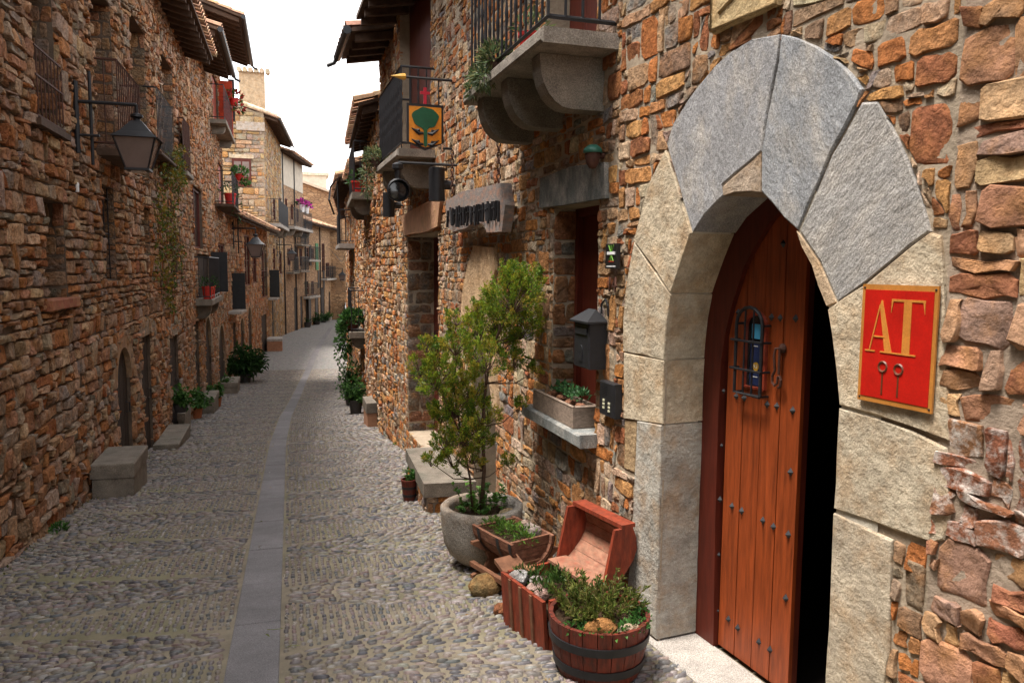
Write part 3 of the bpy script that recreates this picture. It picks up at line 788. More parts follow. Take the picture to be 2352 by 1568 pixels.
DOOR = (URR, UL, -.36, 1.975, .01)
WIN1 = hole_px(FB, 1270, 1372, 470, 975, .22)
DOOR3 = hole_px(FB, 937, 1008, 538, 1030, .40)
LOWDOOR = (2.40, 3.16, base_of(FB)(2.8)-.1, 1.30, .3)
BALWIN = (.35, 1.25, 2.955, 4.9, .2)            # red shutters behind the near balcony
BALWIN2 = hole_px(FB, 919, 990, -60, 372, .16)
WALLTOP = 5.42
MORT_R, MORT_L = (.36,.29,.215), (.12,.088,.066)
UB_END = 7.75
def hr_wall(m):
    m.col = MORT_R
    wall_sheet(m, FA, 1.412, FA.L, base_of(FA), WALLTOP, [DOOR])
    wall_sheet(m, FB, 0, UB_END, base_of(FB), WALLTOP, [WIN1, DOOR3, LOWDOOR, BALWIN, BALWIN2])
    # back and party walls
    a, b, c, d = FA.p(1.412, -1, -.005), FB.p(UB_END, -2, 0), FB.p(UB_END, -2, -5), FA.p(1.412, -1, -5)
    up = Vector((0, 0, WALLTOP+1.6))
    for p, q in ((b, c), (c, d), (d, a)): m.quad(p, q, q+up, p+up)
part('wall', 'mortar', HR, hr_wall)
roof(HR, FB, -2.6, UB_END, 5.35, .58, pitch=.2, tiles=False, rafters=True)
WINLINT = fb_poly = [FB.px(*p) for p in ((1250,410),(1320,383),(1398,373),(1400,455),(1310,470),(1246,478))]
d3lint = [FB.px(*p) for p in ((928,497),(1006,455),(1020,462),(1014,520),(985,533),(935,540))]
palev = [FB.px(*p) for p in ((1095,564),(1142,569),(1145,620),(1138,648),(1093,714),(1065,728),(1070,667),(1081,609))]
fblocks = [hull(rect_poly(WIN1)), hull(rect_poly(DOOR3)), hull(rect_poly(LOWDOOR)), hull(rect_poly(BALWIN)), hull(rect_poly(BALWIN2)), hull(WINLINT), hull(d3lint), hull(palev), hull([(2.25, .4), (2.44, .4), (2.86, 1.30), (2.86, 1.55), (2.55, 1.55)])]
ablocks = [hull(p) for (_, _, _, p) in VOUS] + [hull(IN), [(URR, -1), (UL, -1), (UL, 1.2), (URR, 1.2)], [(1.60, -1), (3.33, -1), (3.33, -.345), (1.60, -.345)]]
ca = rubble_cells(1.425, FA.L, base_of(FA)(2.5)-.25, 4.2, .088, 1.45, .07, .009, ablocks, rng, base_of(FA), big=.10)
cb = rubble_cells(0.0, UB_END, base_of(FB)(UB_END)-.25, 6.4, .088, 1.5, .08, .010, fblocks, rng, base_of(FB), big=.07)
lay_stones(HR, FA, ca, PAL_R, rng, (.002, .012), .010, budget=150)
lay_stones(HR, FB, cb, PAL_R, rng, (.002, .013), .010, budget=300)
# stones of the reveals
def reveal_stones(house, F, u, v0, v1, dep, sgn, pal, row=.16, asp=1.1, budget=0, rng_=rng, depth=(.004, .015)):
    G = F.turned(u, 0, sgn)
    cells = rubble_cells(.004, dep-.02, v0, v1, row, asp, .05, .014, [], rng_)
    lay_stones(house, G, cells, pal, rng_, depth, .006, budget=budget, back=-.03)
reveal_stones(HR, FB, WIN1[1], WIN1[2], WIN1[3], .22, -1, [((.22,.12,.07),3), ((.30,.13,.06),3), ((.16,.145,.12),2)], .17, 1.3, budget=308)
reveal_stones(HR, FB, DOOR3[1], DOOR3[2], DOOR3[3], .40, -1, [((.20,.16,.125),4), ((.17,.145,.12),3), ((.30,.15,.09),2)], .20, 1.6, budget=322)
# lintels and slabs
def fb_block(name, mat_, col, poly, proud, dep, parent=HR):
    poly = poly if area(poly) > 0 else poly[::-1]
    m = MB(); m.col = col; m.prism(poly[::-1], FB, -dep, proud); return m.build(name, mat_, parent)
fb_block('lintel', 'slate', (.13,.135,.125), WINLINT, .03, .22)
fb_block('lintel', 'cut_stone', (.42,.23,.14), d3lint, .05, .4)
fb_block('voussoir', 'cut_stone', (.50,.34,.20), palev, .035, .2)
fb_block('voussoir', 'cut_stone', (.46,.32,.20), [(2.25, .4), (2.44, .4), (2.86, 1.30), (2.86, 1.55), (2.55, 1.55)], .03, .2)
# window with stone sill
win = window(HR, FB, WIN1, rails=0, mull=False, pane='frame_wood')
part('sill', 'slate', win, lambda m: (setattr(m, 'col', (.20,.21,.205)), m.bbox(FB, .22, 1.32, .545, .628, -.21, .13, .01)))
plank_door(HR, FB, DOOR3, mat_='frame_wood', n=6)
plank_door(HR, FB, LOWDOOR, mat_='beam_wood', n=4)
for W in (BALWIN, BALWIN2):
    d = plank_door(HR, FB, W, mat_='frame_wood', n=3, handle=False)
# near balcony
SB = balcony(HR, FB, .035, 1.78, 2.955, .47, th=.085, rail_h=1.05, corbels=(.30, .92, 1.52), twist=True, gap=.095, r=.009, cr=.27)

SB2 = balcony(HR, FB, 4.93, 6.78, 3.0, .45, th=.09, rail_h=.93, corbels=(5.2, 6.5), twist=True, gap=.10, r=.009, cr=.3)
# neighbouring house with the eave, further along
HB = thing('stone_house', 'narrow stone house with a deep dark timber eave past the shield sign', 'house', (1.6, 12.6, road_z(12.6)))
def hb_wall(m):
    m.col = MORT_R; wall_sheet(m, FB, UB_END+.004, 9.36, base_of(FB), 5.6, []); side_sheets(m, FB, UB_END+.004, 9.36, base_of(FB), 5.6, 5)
part('wall', 'mortar', HB, hb_wall)
lay_stones(HB, FB, rubble_cells(UB_END+.01, 9.36, base_of(FB)(9.36)-.2, 5.2, .10, 1.5, .14, .012, [], rng, base_of(FB)), PAL_R, rng, (.008, .03), .016, budget=250)
roof(HB, FB, UB_END+.02, 9.4, 5.2, .64, pitch=.2, gutter=True)

# the wall at the right edge of the picture: larger, rougher stones
H0 = thing('stone_house', 'rough red and brown stone wall at the right edge with white lime stains', 'house', (2.2, 1, road_z(1)))
def h0_wall(m):
    m.col = (.32,.25,.19); wall_sheet(m, FA, -15, 1.408, base_of(FA), 7.0, [], w=.006); side_sheets(m, FA, -15, 1.408, base_of(FA), 7.0, 5)  # the unseen length behind the camera is added to hold back sky light
part('wall', 'mortar', H0, h0_wall)
mat('limed_rubble', attr=True, rough=0.9, var=0.45, scale=9, bump=1.0, bscale=18, bdist=0.035, blotch=(0.62, 0.57, 0.52), blotch_amt=0.9, blotch_scale=24, spec=0.15)
mat('rough_rubble', attr=True, rough=0.9, var=0.5, scale=11, bump=1.0, bscale=14, bdist=0.05, blotch=(0.42, 0.20, 0.07), blotch_amt=0.6, blotch_scale=8, spec=0.15)
c0 = rubble_cells(-1.4, 1.407, -.6, 3.6, .112, 1.3, .16, .007, [], random.Random(5), base_of(FA), big=.12, ragged=.9)
mid = lambda p: sum(q[1] for q in p)/len(p)
lay_stones(H0, FA, [p for p in c0 if .80 < mid(p) < 1.14], [((.23,.085,.045),3), ((.28,.13,.07),2)], rng, (.008, .024), .018, mat_='limed_rubble', jit=.008)
lay_stones(H0, FA, [p for p in c0 if not .80 < mid(p) < 1.14], PAL_R0, rng, (.008, .026), .018, mat_='rough_rubble', jit=.008)

# ---- the arched door itself
GF = FA                               # leaf plane lies REV behind the wall face
tr = part('threshold', 'granite', HR, lambda m: m.bbox(FA, 1.60, 3.14, -.85, -.345, -.25, .04, .012))
ZT = -.343
frame_out = [FA.px(*p, -REV) for p in ((1610,1462),(1613,1150),(1617,950),(1622,820),(1634,740),(1649,684),(1667,623),(1695,562),(1724,516),(1761,469))]
frame_in = [FA.px(*p, -REV) for p in ((1638,1466),(1642,1200),(1649,950),(1655,830),(1666,760),(1680,700),(1710,608),(1738,556),(1770,506),(1797,478))]
u_hinge = frame_in[0][0]
leaf_r = FA.px(1804, 1450, -REV)[0]
out_l = [(max(u, u_hinge+.02), max(v, ZT) if i else ZT) for i, (u, v) in enumerate(frame_out)]
in_l = [(u, v if i else ZT) for i, (u, v) in enumerate(frame_in)]
dr = MB()
pl = [(3.06, ZT)] + [(3.06, 1.2), (2.98, 1.6), (2.75, 2.0), (2.45, 2.1)] + in_l[::-1]
dr.prism(pl if area(pl) > 0 else pl[::-1], FA, -REV-.10, -REV-.002)
FRM = dr.build('door_frame', 'frame_wood', HR)
leaf_top = [q for q in in_l]
lt = leaf_top[-1]
DW = -REV - .03
door = part('door', 'frame_wood', HR, lambda m: m.prism([(leaf_r+.006, ZT+.012), (u_hinge-.004, ZT+.012)] + [(q[0]-.006, q[1]) for q in leaf_top[1:] if q[0] > leaf_r+.02] + [(leaf_r+.006, 1.9)], FA, DW-.055, DW-.018))
NP = 4
def top_at(u):
    q = leaf_top
    for i in range(len(q)-1):
        a, b = q[i], q[i+1]
        if (a[0]-u)*(b[0]-u) <= 0 and a[0] != b[0] and i > 2: return lerp(a[1], b[1], (u-a[0])/(b[0]-a[0]))
    return 1.93 if u < q[-1][0] else q[3][1]
for k in range(NP):
    a, b = lerp(leaf_r, u_hinge-.003, k/NP), lerp(leaf_r, u_hinge-.003, (k+1)/NP)
    pts = [(a+.0025, ZT+.01), (b-.0025, ZT+.01)] + [(lerp(b-.0025, a+.0025, t/6), min(1.95, top_at(lerp(b-.0025, a+.0025, t/6)))) for t in range(7)]
    part('plank', 'door_wood', door, lambda m: m.prism(pts[::-1], FA, DW-.02, DW + (.001 if k % 2 else 0)))
def stud(x, y):
    u, v = FA.px(x, y, DW)
    if u < leaf_r+.02: u = leaf_r+.03
    m = MB(); s = .0165
    m.add([FA.p(u-s, v, DW), FA.p(u, v-s*1.25, DW), FA.p(u+s, v, DW), FA.p(u, v+s*1.25, DW), FA.p(u, v, DW+.02)], [(0, 1, 4), (1, 2, 4), (2, 3, 4), (3, 0, 4)]); m.build('stud', 'iron', door)
for p in ((1684,715),(1697,717),(1773,728),(1793,730),(1828,731),(1664,804),(1661,897),(1692,909),(1710,913),(1763,928),(1785,932),(1821,942),(1656,1022),(1816,1083),(1654,1146),(1682,1161),(1704,1172),(1753,1194),(1777,1208),(1811,1226),(1650,1272),(1805,1372),(1647,1400),(1674,1420),(1695,1440),(1744,1472),(1769,1490),(1716,610),(1800,560)): stud(*p)
# little barred window in the leaf
gw = [FA.px(*p, DW) for p in ((1716,900),(1718,760),(1722,730),(1735,708),(1752,714),(1763,738),(1764,760),(1760,915))]
wl, wr = FA.px(1708, 820, DW)[0], FA.px(1768, 820, DW)[0]; wb_, wt = FA.px(1738, 905, DW)[1], FA.px(1738, 745, DW)[1]
cxw, rw = (wl+wr)/2, (wl-wr)/2
def archpoly(l, r, b, t, n=8): 
    c = (l+r)/2; q = abs(l-r)/2
    return [(r, b), (l, b)][::-1] + arc(c, t, q, 180, 0, n, q*.9)[::1] if l < r else [(l, b), (r, b)][::-1] + arc(c, t, q, 180, 0, n, q*.9)
ap = archpoly(wr+.022, wl-.022, wb_+.03, wt-.01)
part('grille_pane', 'glass_dark', door, lambda m: m.prism(hull(ap), FA, DW-.01, DW+.004))
part('pane_surround', 'red_wood', door, lambda m: [m.tube([FA.p(a, b, DW+.006) for a, b in hull(ap)+hull(ap)[:1]], .012, 5)])
po = .05
ring = archpoly(wr, wl, wb_, wt)
part('grille', 'iron', door, lambda m: [m.tube([FA.p(a, b, DW+po) for a, b in hull(ring)+hull(ring)[:1]], .009, 6)])
for t in (.33, .66):
    u = lerp(wr, wl, t)
    part('grille_bar', 'iron', door, lambda m: m.tube([FA.p(u, wb_, DW+po), FA.p(u, wt+rw*.75, DW+po)], .005, 5))
for t in (.32, .70):
    z = lerp(wb_, wt+.03, t)
    part('grille_bar', 'iron', door, lambda m: m.tube([FA.p(wr-.006, z, DW+.002), FA.p(wr-.006, z, DW+po+.008), FA.p(wl+.03, z, DW+po+.008), FA.p(wl+.03, z, DW+.002)], .006, 5))
for (u, z) in ((wr, wb_), (wl, wb_), (wr, wt), (wl, wt)):
    part('grille_lug', 'iron', door, lambda m: m.tube([FA.p(u, z, DW-.001), FA.p(u, z, DW+po)], .006, 5))
# stickers behind the grille
s0 = [FA.px(*p, DW+.006) for p in ((1733,800), (1758,800))]
def sticker(nm, col, u0, u1, v0, v1, w, parent=door): return part(nm, 'paint', parent, lambda m: (setattr(m, 'col', col), m.fbox(FA, u0, u1, v0, v1, w-.001, w)))
uu0, uu1 = cxw-.042, cxw+.036
sticker('sticker', (.06,.33,.55), uu0+.004, uu1-.006, FA.px(1742,778,DW)[1], FA.px(1742,744,DW)[1], DW+.008)
stk = sticker('sticker', (.012,.022,.075), uu0, uu1, FA.px(1742,886,DW)[1], FA.px(1742,786,DW)[1], DW+.007)
cz = FA.px(1742,842,DW)[1]
part('badge', 'paint', stk, lambda m: (setattr(m, 'col', (.55,.30,.03)), m.prism(arc((uu0+uu1)/2-.005, cz, .021, 0, 350, 20), FA, DW+.007, DW+.009)))
def text(s, F, u, v, w, size, matn, parent, col=None, align='CENTER', ext=.0008, flip=1, font_shear=0.0):
    cu = bpy.data.curves.new('lettering', 'FONT'); cu.body = s; cu.size = size; cu.align_x = align; cu.align_y = 'CENTER'; cu.extrude = ext; cu.shear = font_shear
    o = bpy.data.objects.new('lettering', cu); C.objects.link(o)
    bpy.context.view_layer.update()
    me = bpy.data.meshes.new_from_object(o.evaluated_get(bpy.context.evaluated_depsgraph_get())); bpy.data.objects.remove(o)
    o = bpy.data.objects.new('lettering', me); C.objects.link(o)
    me.materials.clear(); me.materials.append(M_[matn])
    x = -F.d if F.d.cross(Vector((0, 0, 1))).dot(F.n) < 0 else F.d
    p = F.p(u, v, w)
    R3 = Matrix((x, Vector((0, 0, 1)), F.n)).transposed()
    me.transform(R3.to_4x4())
    o.location = p
    if col:
        at = me.color_attributes.new('col', 'FLOAT_COLOR', 'CORNER'); n = len(me.loops)
        at.data.foreach_set('color', np.tile(np.array([*col, 1], dtype=np.float32), n))
    attach(o, parent); return o
text('9.3', FA, (uu0+uu1)/2-.005, cz, DW+.0102, .024, 'paint', stk, (.8,.75,.6))
for (yy, ww_) in ((795, .030), (866, .04)):
    part('print_line', 'paint', stk, lambda m: (setattr(m, 'col', (.6,.6,.6)), m.fbox(FA, (uu0+uu1)/2-ww_/2, (uu0+uu1)/2+ww_/2, FA.px(1742,yy,DW)[1]-.002, FA.px(1742,yy,DW)[1]+.002, DW+.0072, DW+.0082)))
# knocker / latch hanging on a rose
kx, kz = FA.px(1800, 800, DW)
part('knocker_rose', 'rust_iron', door, lambda m: m.lathe(FA.p(kx, kz, DW+.004), [(.024, 0), (.022, .008), (.008, .016), (.001, .018)], 10, Matrix((FA.d, Vector((0, 0, 1)), FA.n)).transposed()))
kn = [(0, 0, .02), (.008, .0, .04), (.014, -.03, .04), (.014, -.09, .032), (.03, -.115, .03), (.03, -.14, .03), (.015, -.152, .03), (0, -.14, .03), (-.002, -.115, .03), (-.012, -.11, .03), (-.022, -.125, .03), (-.02, -.15, .03), (-.008, -.158, .03)]
part('knocker', 'rust_iron', door, lambda m: (m.tube([FA.p(kx+a*1.1, kz+b*1.15, DW+c) for a, b, c in kn], .0065, 6), m.tube([FA.p(kx-.002, kz-.005, DW+.025), FA.p(kx-.002, kz-.12, DW+.025)], .006, 6)))
# open right half: hall behind, its shade painted in as near-black surfaces
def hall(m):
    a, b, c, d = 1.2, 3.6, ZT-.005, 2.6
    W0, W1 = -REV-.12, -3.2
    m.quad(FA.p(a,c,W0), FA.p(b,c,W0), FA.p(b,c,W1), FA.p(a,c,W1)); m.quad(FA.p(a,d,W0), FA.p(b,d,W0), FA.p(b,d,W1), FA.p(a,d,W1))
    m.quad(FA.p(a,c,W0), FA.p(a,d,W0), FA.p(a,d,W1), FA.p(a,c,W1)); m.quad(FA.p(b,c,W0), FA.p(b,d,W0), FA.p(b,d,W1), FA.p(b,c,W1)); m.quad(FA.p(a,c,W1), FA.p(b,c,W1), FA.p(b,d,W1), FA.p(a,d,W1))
part('hall', 'shaded_interior', HR, hall)
# ================================================================== left side of the street
def simple_house(F, u0, u1, top, label, pal, mort, holes, rng_, row=.12, asp=1.28, gap=.018, depth=(.012, .055), rough=.026, budget=300, stones=True, over=.55, eave=None, body=5.0, group=None, far=False, gut=False, pitch=.32, rows=2, jit=.15, mat_='rubble', vlo=None, wallmat='mortar', tiles=True, rafters=True, full=False, big=.12, ragged=1.7, back=None):
    b = base_of(F); c = F.p((u0+u1)/2, 0, 0)
    H = thing('stone_house', label, 'house', (c.x, c.y, road_z(c.y)), group)
    def wf(m):
        m.col = mort; wall_sheet(m, F, u0, u1, b, top, holes)
        if back: wall_sheet(m, F, back, u0, b, top, [])  # plain unseen run behind the camera, added to block sky light
        side_sheets(m, F, back or u0, u1, b, top, body)
    part('wall', wallmat, H, wf)
    if stones:
        cells = rubble_cells(u0+.005, u1-.005, (vlo if vlo is not None else min(b(u0), b(u1))-.2), top, row, asp, jit, gap, [rect_poly(h) for h in holes], rng_, b, big=big, ragged=ragged)
        lay_stones(H, F, cells, pal, rng_, depth, rough, budget=budget, mat_=mat_, jit=.004)
    if over: roof(H, F, u0+.01, u1-.01, eave if eave is not None else top-.02, over, pitch=pitch, depth=body, rng=rng_, gutter=gut, rows=rows, tiles=tiles, rafters=rafters, full=full)
    return H
rng = random.Random(21)
mat('chest_red', (.42,.045,.012), rough=.6, var=.3, scale=8, bump=.2)
LINT = (.24,.19,.145)
# ---- long house
hW1 = hole_px(FL, 68, 123, -40, 277, .24); hW2 = hole_px(FL, 97, 150, 462, 688, .28); hW3 = hole_px(FL, 234, 264, 430, 642, .3)
hW4 = hole_px(FL, 325, 343, 477, 582, .25); hW5 = hole_px(FL, 390, 406, 536, 626, .22); hW6 = hole_px(FL, 453, 469, 247, 347, .25)
hD1 = hole_px(FL, 266, 300, 795, 1030, .30); hD2 = hole_px(FL, 327, 348, 767, 1024, .3); hD3 = hole_px(FL, 389, 411, 768, 990, .3)
hD1 = (hD1[0], hD1[1], road_z(11.2)-.02, hD1[3], .06); hD2 = (hD2[0], hD2[1], road_z(13)-.02, hD2[3], .06); hD3 = (hD3[0], hD3[1], road_z(16.2)-.02, hD3[3], .06)
hB1 = hole_px(FL, 211, 258, -10, 345, .28); hB2 = hole_px(FL, 297, 334, 55, 330, .28); hB3 = hole_px(FL, 370, 397, 143, 345, .25); hB1 = (hB1[0], hB1[1], 2.98, hB1[3], .35)
hB2 = (hB2[0], hB2[1], 3.0, hB2[3], .35); hB3 = (hB3[0], hB3[1], 3.46, hB3[3], .32)
L1holes = [hW1, hW2, hW3, hW4, hW5, hW6, hD1, hD2, hD3, hB1, hB2, hB3]
U1 = 18.95
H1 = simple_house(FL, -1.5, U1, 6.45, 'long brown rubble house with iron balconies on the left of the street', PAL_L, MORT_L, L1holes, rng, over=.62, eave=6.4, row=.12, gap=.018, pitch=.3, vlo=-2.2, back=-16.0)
for h, kw in ((hW2, dict(sill=(.30,.10,.06))), (hW3, dict(bars=3)), (hW4, {}), (hW5, {}), (hW6, {})): window(H1, FL, h, **kw)
w1 = window(H1, FL, hW1, rails=2)
for k in range(8):
    u = lerp(hW1[0]-.02, hW1[1]+.02, k/7); part('bar', 'rust_iron', w1, lambda m: m.tube([FL.p(u, hW1[2]-.02, .05), FL.p(u, 3.55, .05)], .007, 5))
for z in (hW1[2], 3.3, 3.55): part('cross_bar', 'rust_iron', w1, lambda m: m.fbox(FL, hW1[0]-.06, hW1[1]+.06, z-.008, z+.008, .043, .057))
part('sill', 'beam_wood', w1, lambda m: m.fbox(FL, hW1[0]-.1, hW1[1]+.12, hW1[2]-.09, hW1[2]-.03, -.1, .09))
plank_door(H1, FL, hD1, n=4); arch_head(H1, FL, hD1, col=(.30,.19,.12))
for h in (hD2, hD3): plank_door(H1, FL, h, n=3, lintel=LINT)
for h in (hB1, hB2, hB3): plank_door(H1, FL, h, n=3, handle=False, mat_='frame_wood')
for h in L1holes:
    if h[4] < .09: continue
    reveal_stones(H1, FL, h[1], h[2], h[3], h[4], -1, [((.26,.17,.11),3), ((.30,.15,.08),2), ((.19,.145,.11),3)], .18, 1.3, rng_=rng)
balcony(H1, FL, 10.0, 11.5, 2.98, .34, th=.08, rail_h=1.02, slab='beam_wood', iron='rust_iron', gap=.12)
balcony(H1, FL, 13.6, 15.3, 3.46, .24, th=.06, rail_h=1.0, slab='beam_wood', gap=.15)
b3 = balcony(H1, FL, 17.1, 18.2, 3.56, .22, th=.1, rail_h=1.05, slab='granite_dark', iron='rust_iron', gap=.1)
part('screen', 'rust_iron', b3, lambda m: m.fbox(FL, 17.16, 18.14, 3.64, 4.56, .13, .142))

# ---- two narrow houses with higher eaves
h1 = hole_px(FL, 441, 464, 433, 570, .12); h2 = hole_px(FL, 452, 482, 585, 680, .07); h3 = hole_px(FL, 470, 485, 727, 915, .28); h4 = hole_px(FL, 447, 458, 735, 950, .3)
h3 = (h3[0], h3[1], road_z(22.5)-.02, h3[3], .07); h4 = (h4[0], h4[1], road_z(20)-.02, h4[3], .07)
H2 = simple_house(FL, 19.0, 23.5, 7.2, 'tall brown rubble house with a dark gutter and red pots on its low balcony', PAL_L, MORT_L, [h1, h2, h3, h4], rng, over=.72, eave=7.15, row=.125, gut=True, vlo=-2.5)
window(H2, FL, h1, rails=0); plank_door(H2, FL, h2, n=3, handle=False); plank_door(H2, FL, h3, n=3); arch_head(H2, FL, h3); plank_door(H2, FL, h4, n=2)
balcony(H2, FL, 19.4, 22.2, h2[2], .42, th=.14, rail_h=1.0, slab='granite_dark', gap=.14, corbels=(19.8, 21.8), cr=.3)
part('shutter', 'shutter', H2, lambda m: (setattr(m, 'col', (.02,.02,.022)), m.fbox(FL, h2[1]+.02, h2[1]+.06, h2[2]+.05, h2[3]+.1, .0, .48)))
k1 = hole_px(FL, 486, 500, 180, 300, .07); k2 = hole_px(FL, 500, 513, 380, 480, .07); k3 = hole_px(FL, 500, 514, 560, 640, .07); k4 = hole_px(FL, 500, 516, 745, 880, .3)
k4 = (k4[0], k4[1], road_z(27)-.02, k4[3], .07)
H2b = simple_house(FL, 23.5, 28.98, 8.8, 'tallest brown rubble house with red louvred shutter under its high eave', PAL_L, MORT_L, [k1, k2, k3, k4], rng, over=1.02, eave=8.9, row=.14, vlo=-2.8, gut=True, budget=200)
for h in (k1, k2): plank_door(H2b, FL, h, n=2, handle=False, mat_='red_wood')
window(H2b, FL, k3); plank_door(H2b, FL, k4, n=3); arch_head(H2b, FL, k4)
sh = part('shutter', 'chest_red', H2b, lambda m: m.fbox(FL, k1[1]+.05, k1[1]+.09, k1[2]+.02, k1[3]+.15, .02, .47))
for q in range(14):
    z = lerp(k1[2]+.1, k1[3]-.1, q/13); part('louvre', 'chest_red', sh, lambda m: m.fbox(FL, k1[1]+.03, k1[1]+.05, z-.03, z+.02, .07, .42))
balcony(H2b, FL, 24.4, 28.4, k1[2], .5, th=.12, rail_h=1.0, slab='granite_dark', gap=.4, corbels=(25, 27.8), cr=.2)
balcony(H2b, FL, 25.4, 28.6, k2[2], .6, th=.08, rail_h=1.0, slab='beam_wood', gap=.25)
part('shutter', 'shutter', H2b, lambda m: (setattr(m, 'col', (.02,.022,.025)), m.fbox(FL, 28.72, 28.76, 6.6, 8.0, .3, .5)))
# ---- low house behind
def hx(F, x0, x1, yt, yb, r=.07, ground=False):
    h = hole_px(F, x0, x1, yt, yb, r)
    if ground: h = (h[0], h[1], base_of(F)(h[0])-.02, h[3], r)
    return h
lw = [hx(FLW, 560, 573, 540, 656), hx(FLW, 599, 614, 562, 683), hx(FLW, 600, 613, 722, 830, .07, True), hx(FLW, 551, 560, 730, 830, .07, True), hx(FLW, 569, 578, 705, 850, .07, True), hx(FLW, 531, 541, 630, 705), hx(FLW, 534, 542, 740, 880, .07, True), hx(FLW, 578, 588, 565, 650)]
HL = simple_house(FLW, 0.01, FLW.L, 3.62, 'low brown stone house with a pale tiled lean-to roof in the street bend', PAL_L, MORT_L, lw, rng, over=.65, eave=3.6, row=.15, vlo=-3.2, pitch=.42, rows=3, full=True)
for i, h in enumerate(lw):
    if i in (0, 1, 5, 7): window(HL, FLW, h, rails=1)
    else: plank_door(HL, FLW, h, n=3); (arch_head(HL, FLW, h) if i in (3, 4) else None)
for (x0, x1, y0, y1, w) in ((530, 544, 627, 711, .5), (617, 636, 620, 683, .55)):
    a = FLW.px(x0, y0); b = FLW.px(x0, y1)
    part('shutter', 'shutter', HL, lambda m: (setattr(m, 'col', (.018,.02,.022)), m.fbox(FLW, a[0], a[0]+.05, b[1], a[1], .03, w)))
    part('ledge', 'granite', HL, lambda m: m.bbox(FLW, a[0]-1.1, a[0]+.3, b[1]-.12, b[1]-.02, -.1, .5, .01))
# ---- house with the gable towards us
h3s = [hx(FL3, 626, 632, 455, 505), hx(FL3, 640, 646, 455, 505), hx(FL3, 654, 670, 647, 770, .07, True), hx(FL3, 626, 632, 570, 620), hx(FL3, 640, 647, 580, 630), hx(FL3, 624, 630, 690, 790, .07, True)]
H3 = simple_house(FL3, 0, FL3.L, 9.6, 'tall ochre stone house showing its sunlit gable beyond the low roof', PAL_G, (.36,.29,.21), h3s, rng, over=.75, eave=9.5, row=.22, gap=.02, budget=60, vlo=-3.2, body=4.6, gut=True, full=False, rows=3)
for h in h3s[:2]+h3s[3:5]: window(H3, FL3, h, rails=1)
for h in (h3s[2], h3s[5]): plank_door(H3, FL3, h, n=3)
balcony(H3, FL3, .9, 7.2, 3.9, .65, th=.2, rail_h=1.3, slab='granite', gap=.22, corbels=(1.5, 4, 6.6), cr=.4, r=.016)
GG = Frame((-1.05, 42.99), (-5.6, 42.99), -1); GG.n = Vector((0, -1, 0))
gh = (GG.px(577, 400)[0], GG.px(534, 400)[0], GG.px(550, 428)[1], GG.px(550, 364)[1], .2)
def gable(m):
    m.col = (.36,.29,.21)
    m.add([GG.p(0, 9.45, 0), GG.p(4.6, 9.45, 0), GG.p(4.6, 9.6+4.6*.32, 0)], [(0, 1, 2)])
part('gable_wall', 'mortar', H3, gable)
gc = rubble_cells(.02, 4.4, 2.2, 10.9, .24, 1.7, .12, .03, [rect_poly(gh)], rng)
gc = [q for q in (clip(p, -.32, 1, 9.42) for p in gc) if len(q) > 2 and abs(area(q)) > .015]
SINGLES[H3.name] = 0
lay_stones(H3, GG, gc, PAL_G, rng, (.01, .04), .02, budget=240, cheap_k=60)
gw = part('window', 'frame_wood', H3, lambda m: [m.fbox(GG, gh[0], gh[1], gh[2], gh[3], .0, .05)])
for t in (0.28, .72):
    u = lerp(gh[0], gh[1], t); part('pane', 'lantern_glass', gw, lambda m: m.fbox(GG, u-.17, u+.17, gh[2]+.5, gh[3]-.16, .052, .06))
part('lintel', 'cut_stone', gw, lambda m: (setattr(m, 'col', (.52,.44,.32)), m.bbox(GG, gh[0]-.15, gh[1]+.15, gh[3]+.004, gh[3]+.2, -.05, .07, .01)))
part('beam', 'cut_stone', H3, lambda m: (setattr(m, 'col', (.40,.35,.30)), m.bbox(GG, -.05, 1.35, 8.6, 9.05, -.05, .1, .01)))
# rake tiles along that gable and the chimney house
m = MB()
for i in range(14):
    a = GG.p(-.7+i*.37, 9.55+(-.7+i*.37)*.32+.1, .1)
    m2 = MB(); m2.col = vary((.55,.43,.30), rng, .2)
    m2.tube([a, a + Vector((-.42, 0, .1344))], [.11, .095], 7); m2.build('rake_tile', 'tile_clay', H3)
CHF = Frame((-.98, 46), (-2.32, 46), -1); CHF.n = Vector((0, -1, 0))
ch = part('chimney', 'cut_stone', H3, lambda m: (setattr(m, 'col', (.50,.37,.24)), m.box((-1.7, 46.5, 11.2), 1.35, 1.1, 2.2)))
part('chimney_opening', 'paint', ch, lambda m: (setattr(m, 'col', (.72,.74,.76)), m.fbox(CHF, .62, .95, 11.5, 12.1, .001, .01)))
part('chimney_frame', 'frame_wood', ch, lambda m: [m.fbox(CHF, .52, .62, 11.4, 12.2, .002, .03), m.fbox(CHF, .95, 1.05, 11.4, 12.2, .002, .03), m.fbox(CHF, .62, .95, 12.1, 12.2, .002, .03), m.fbox(CHF, .62, .95, 11.4, 11.5, .002, .03)])
for i in range(6):
    m2 = MB(); m2.col = vary((.58,.46,.33), rng, .2); x = -.85-i*.3
    m2.tube([(x, 45.75, 12.36), (x, 47.2, 12.55)], [.14, .12], 7); m2.build('chimney_tile', 'tile_clay', ch)

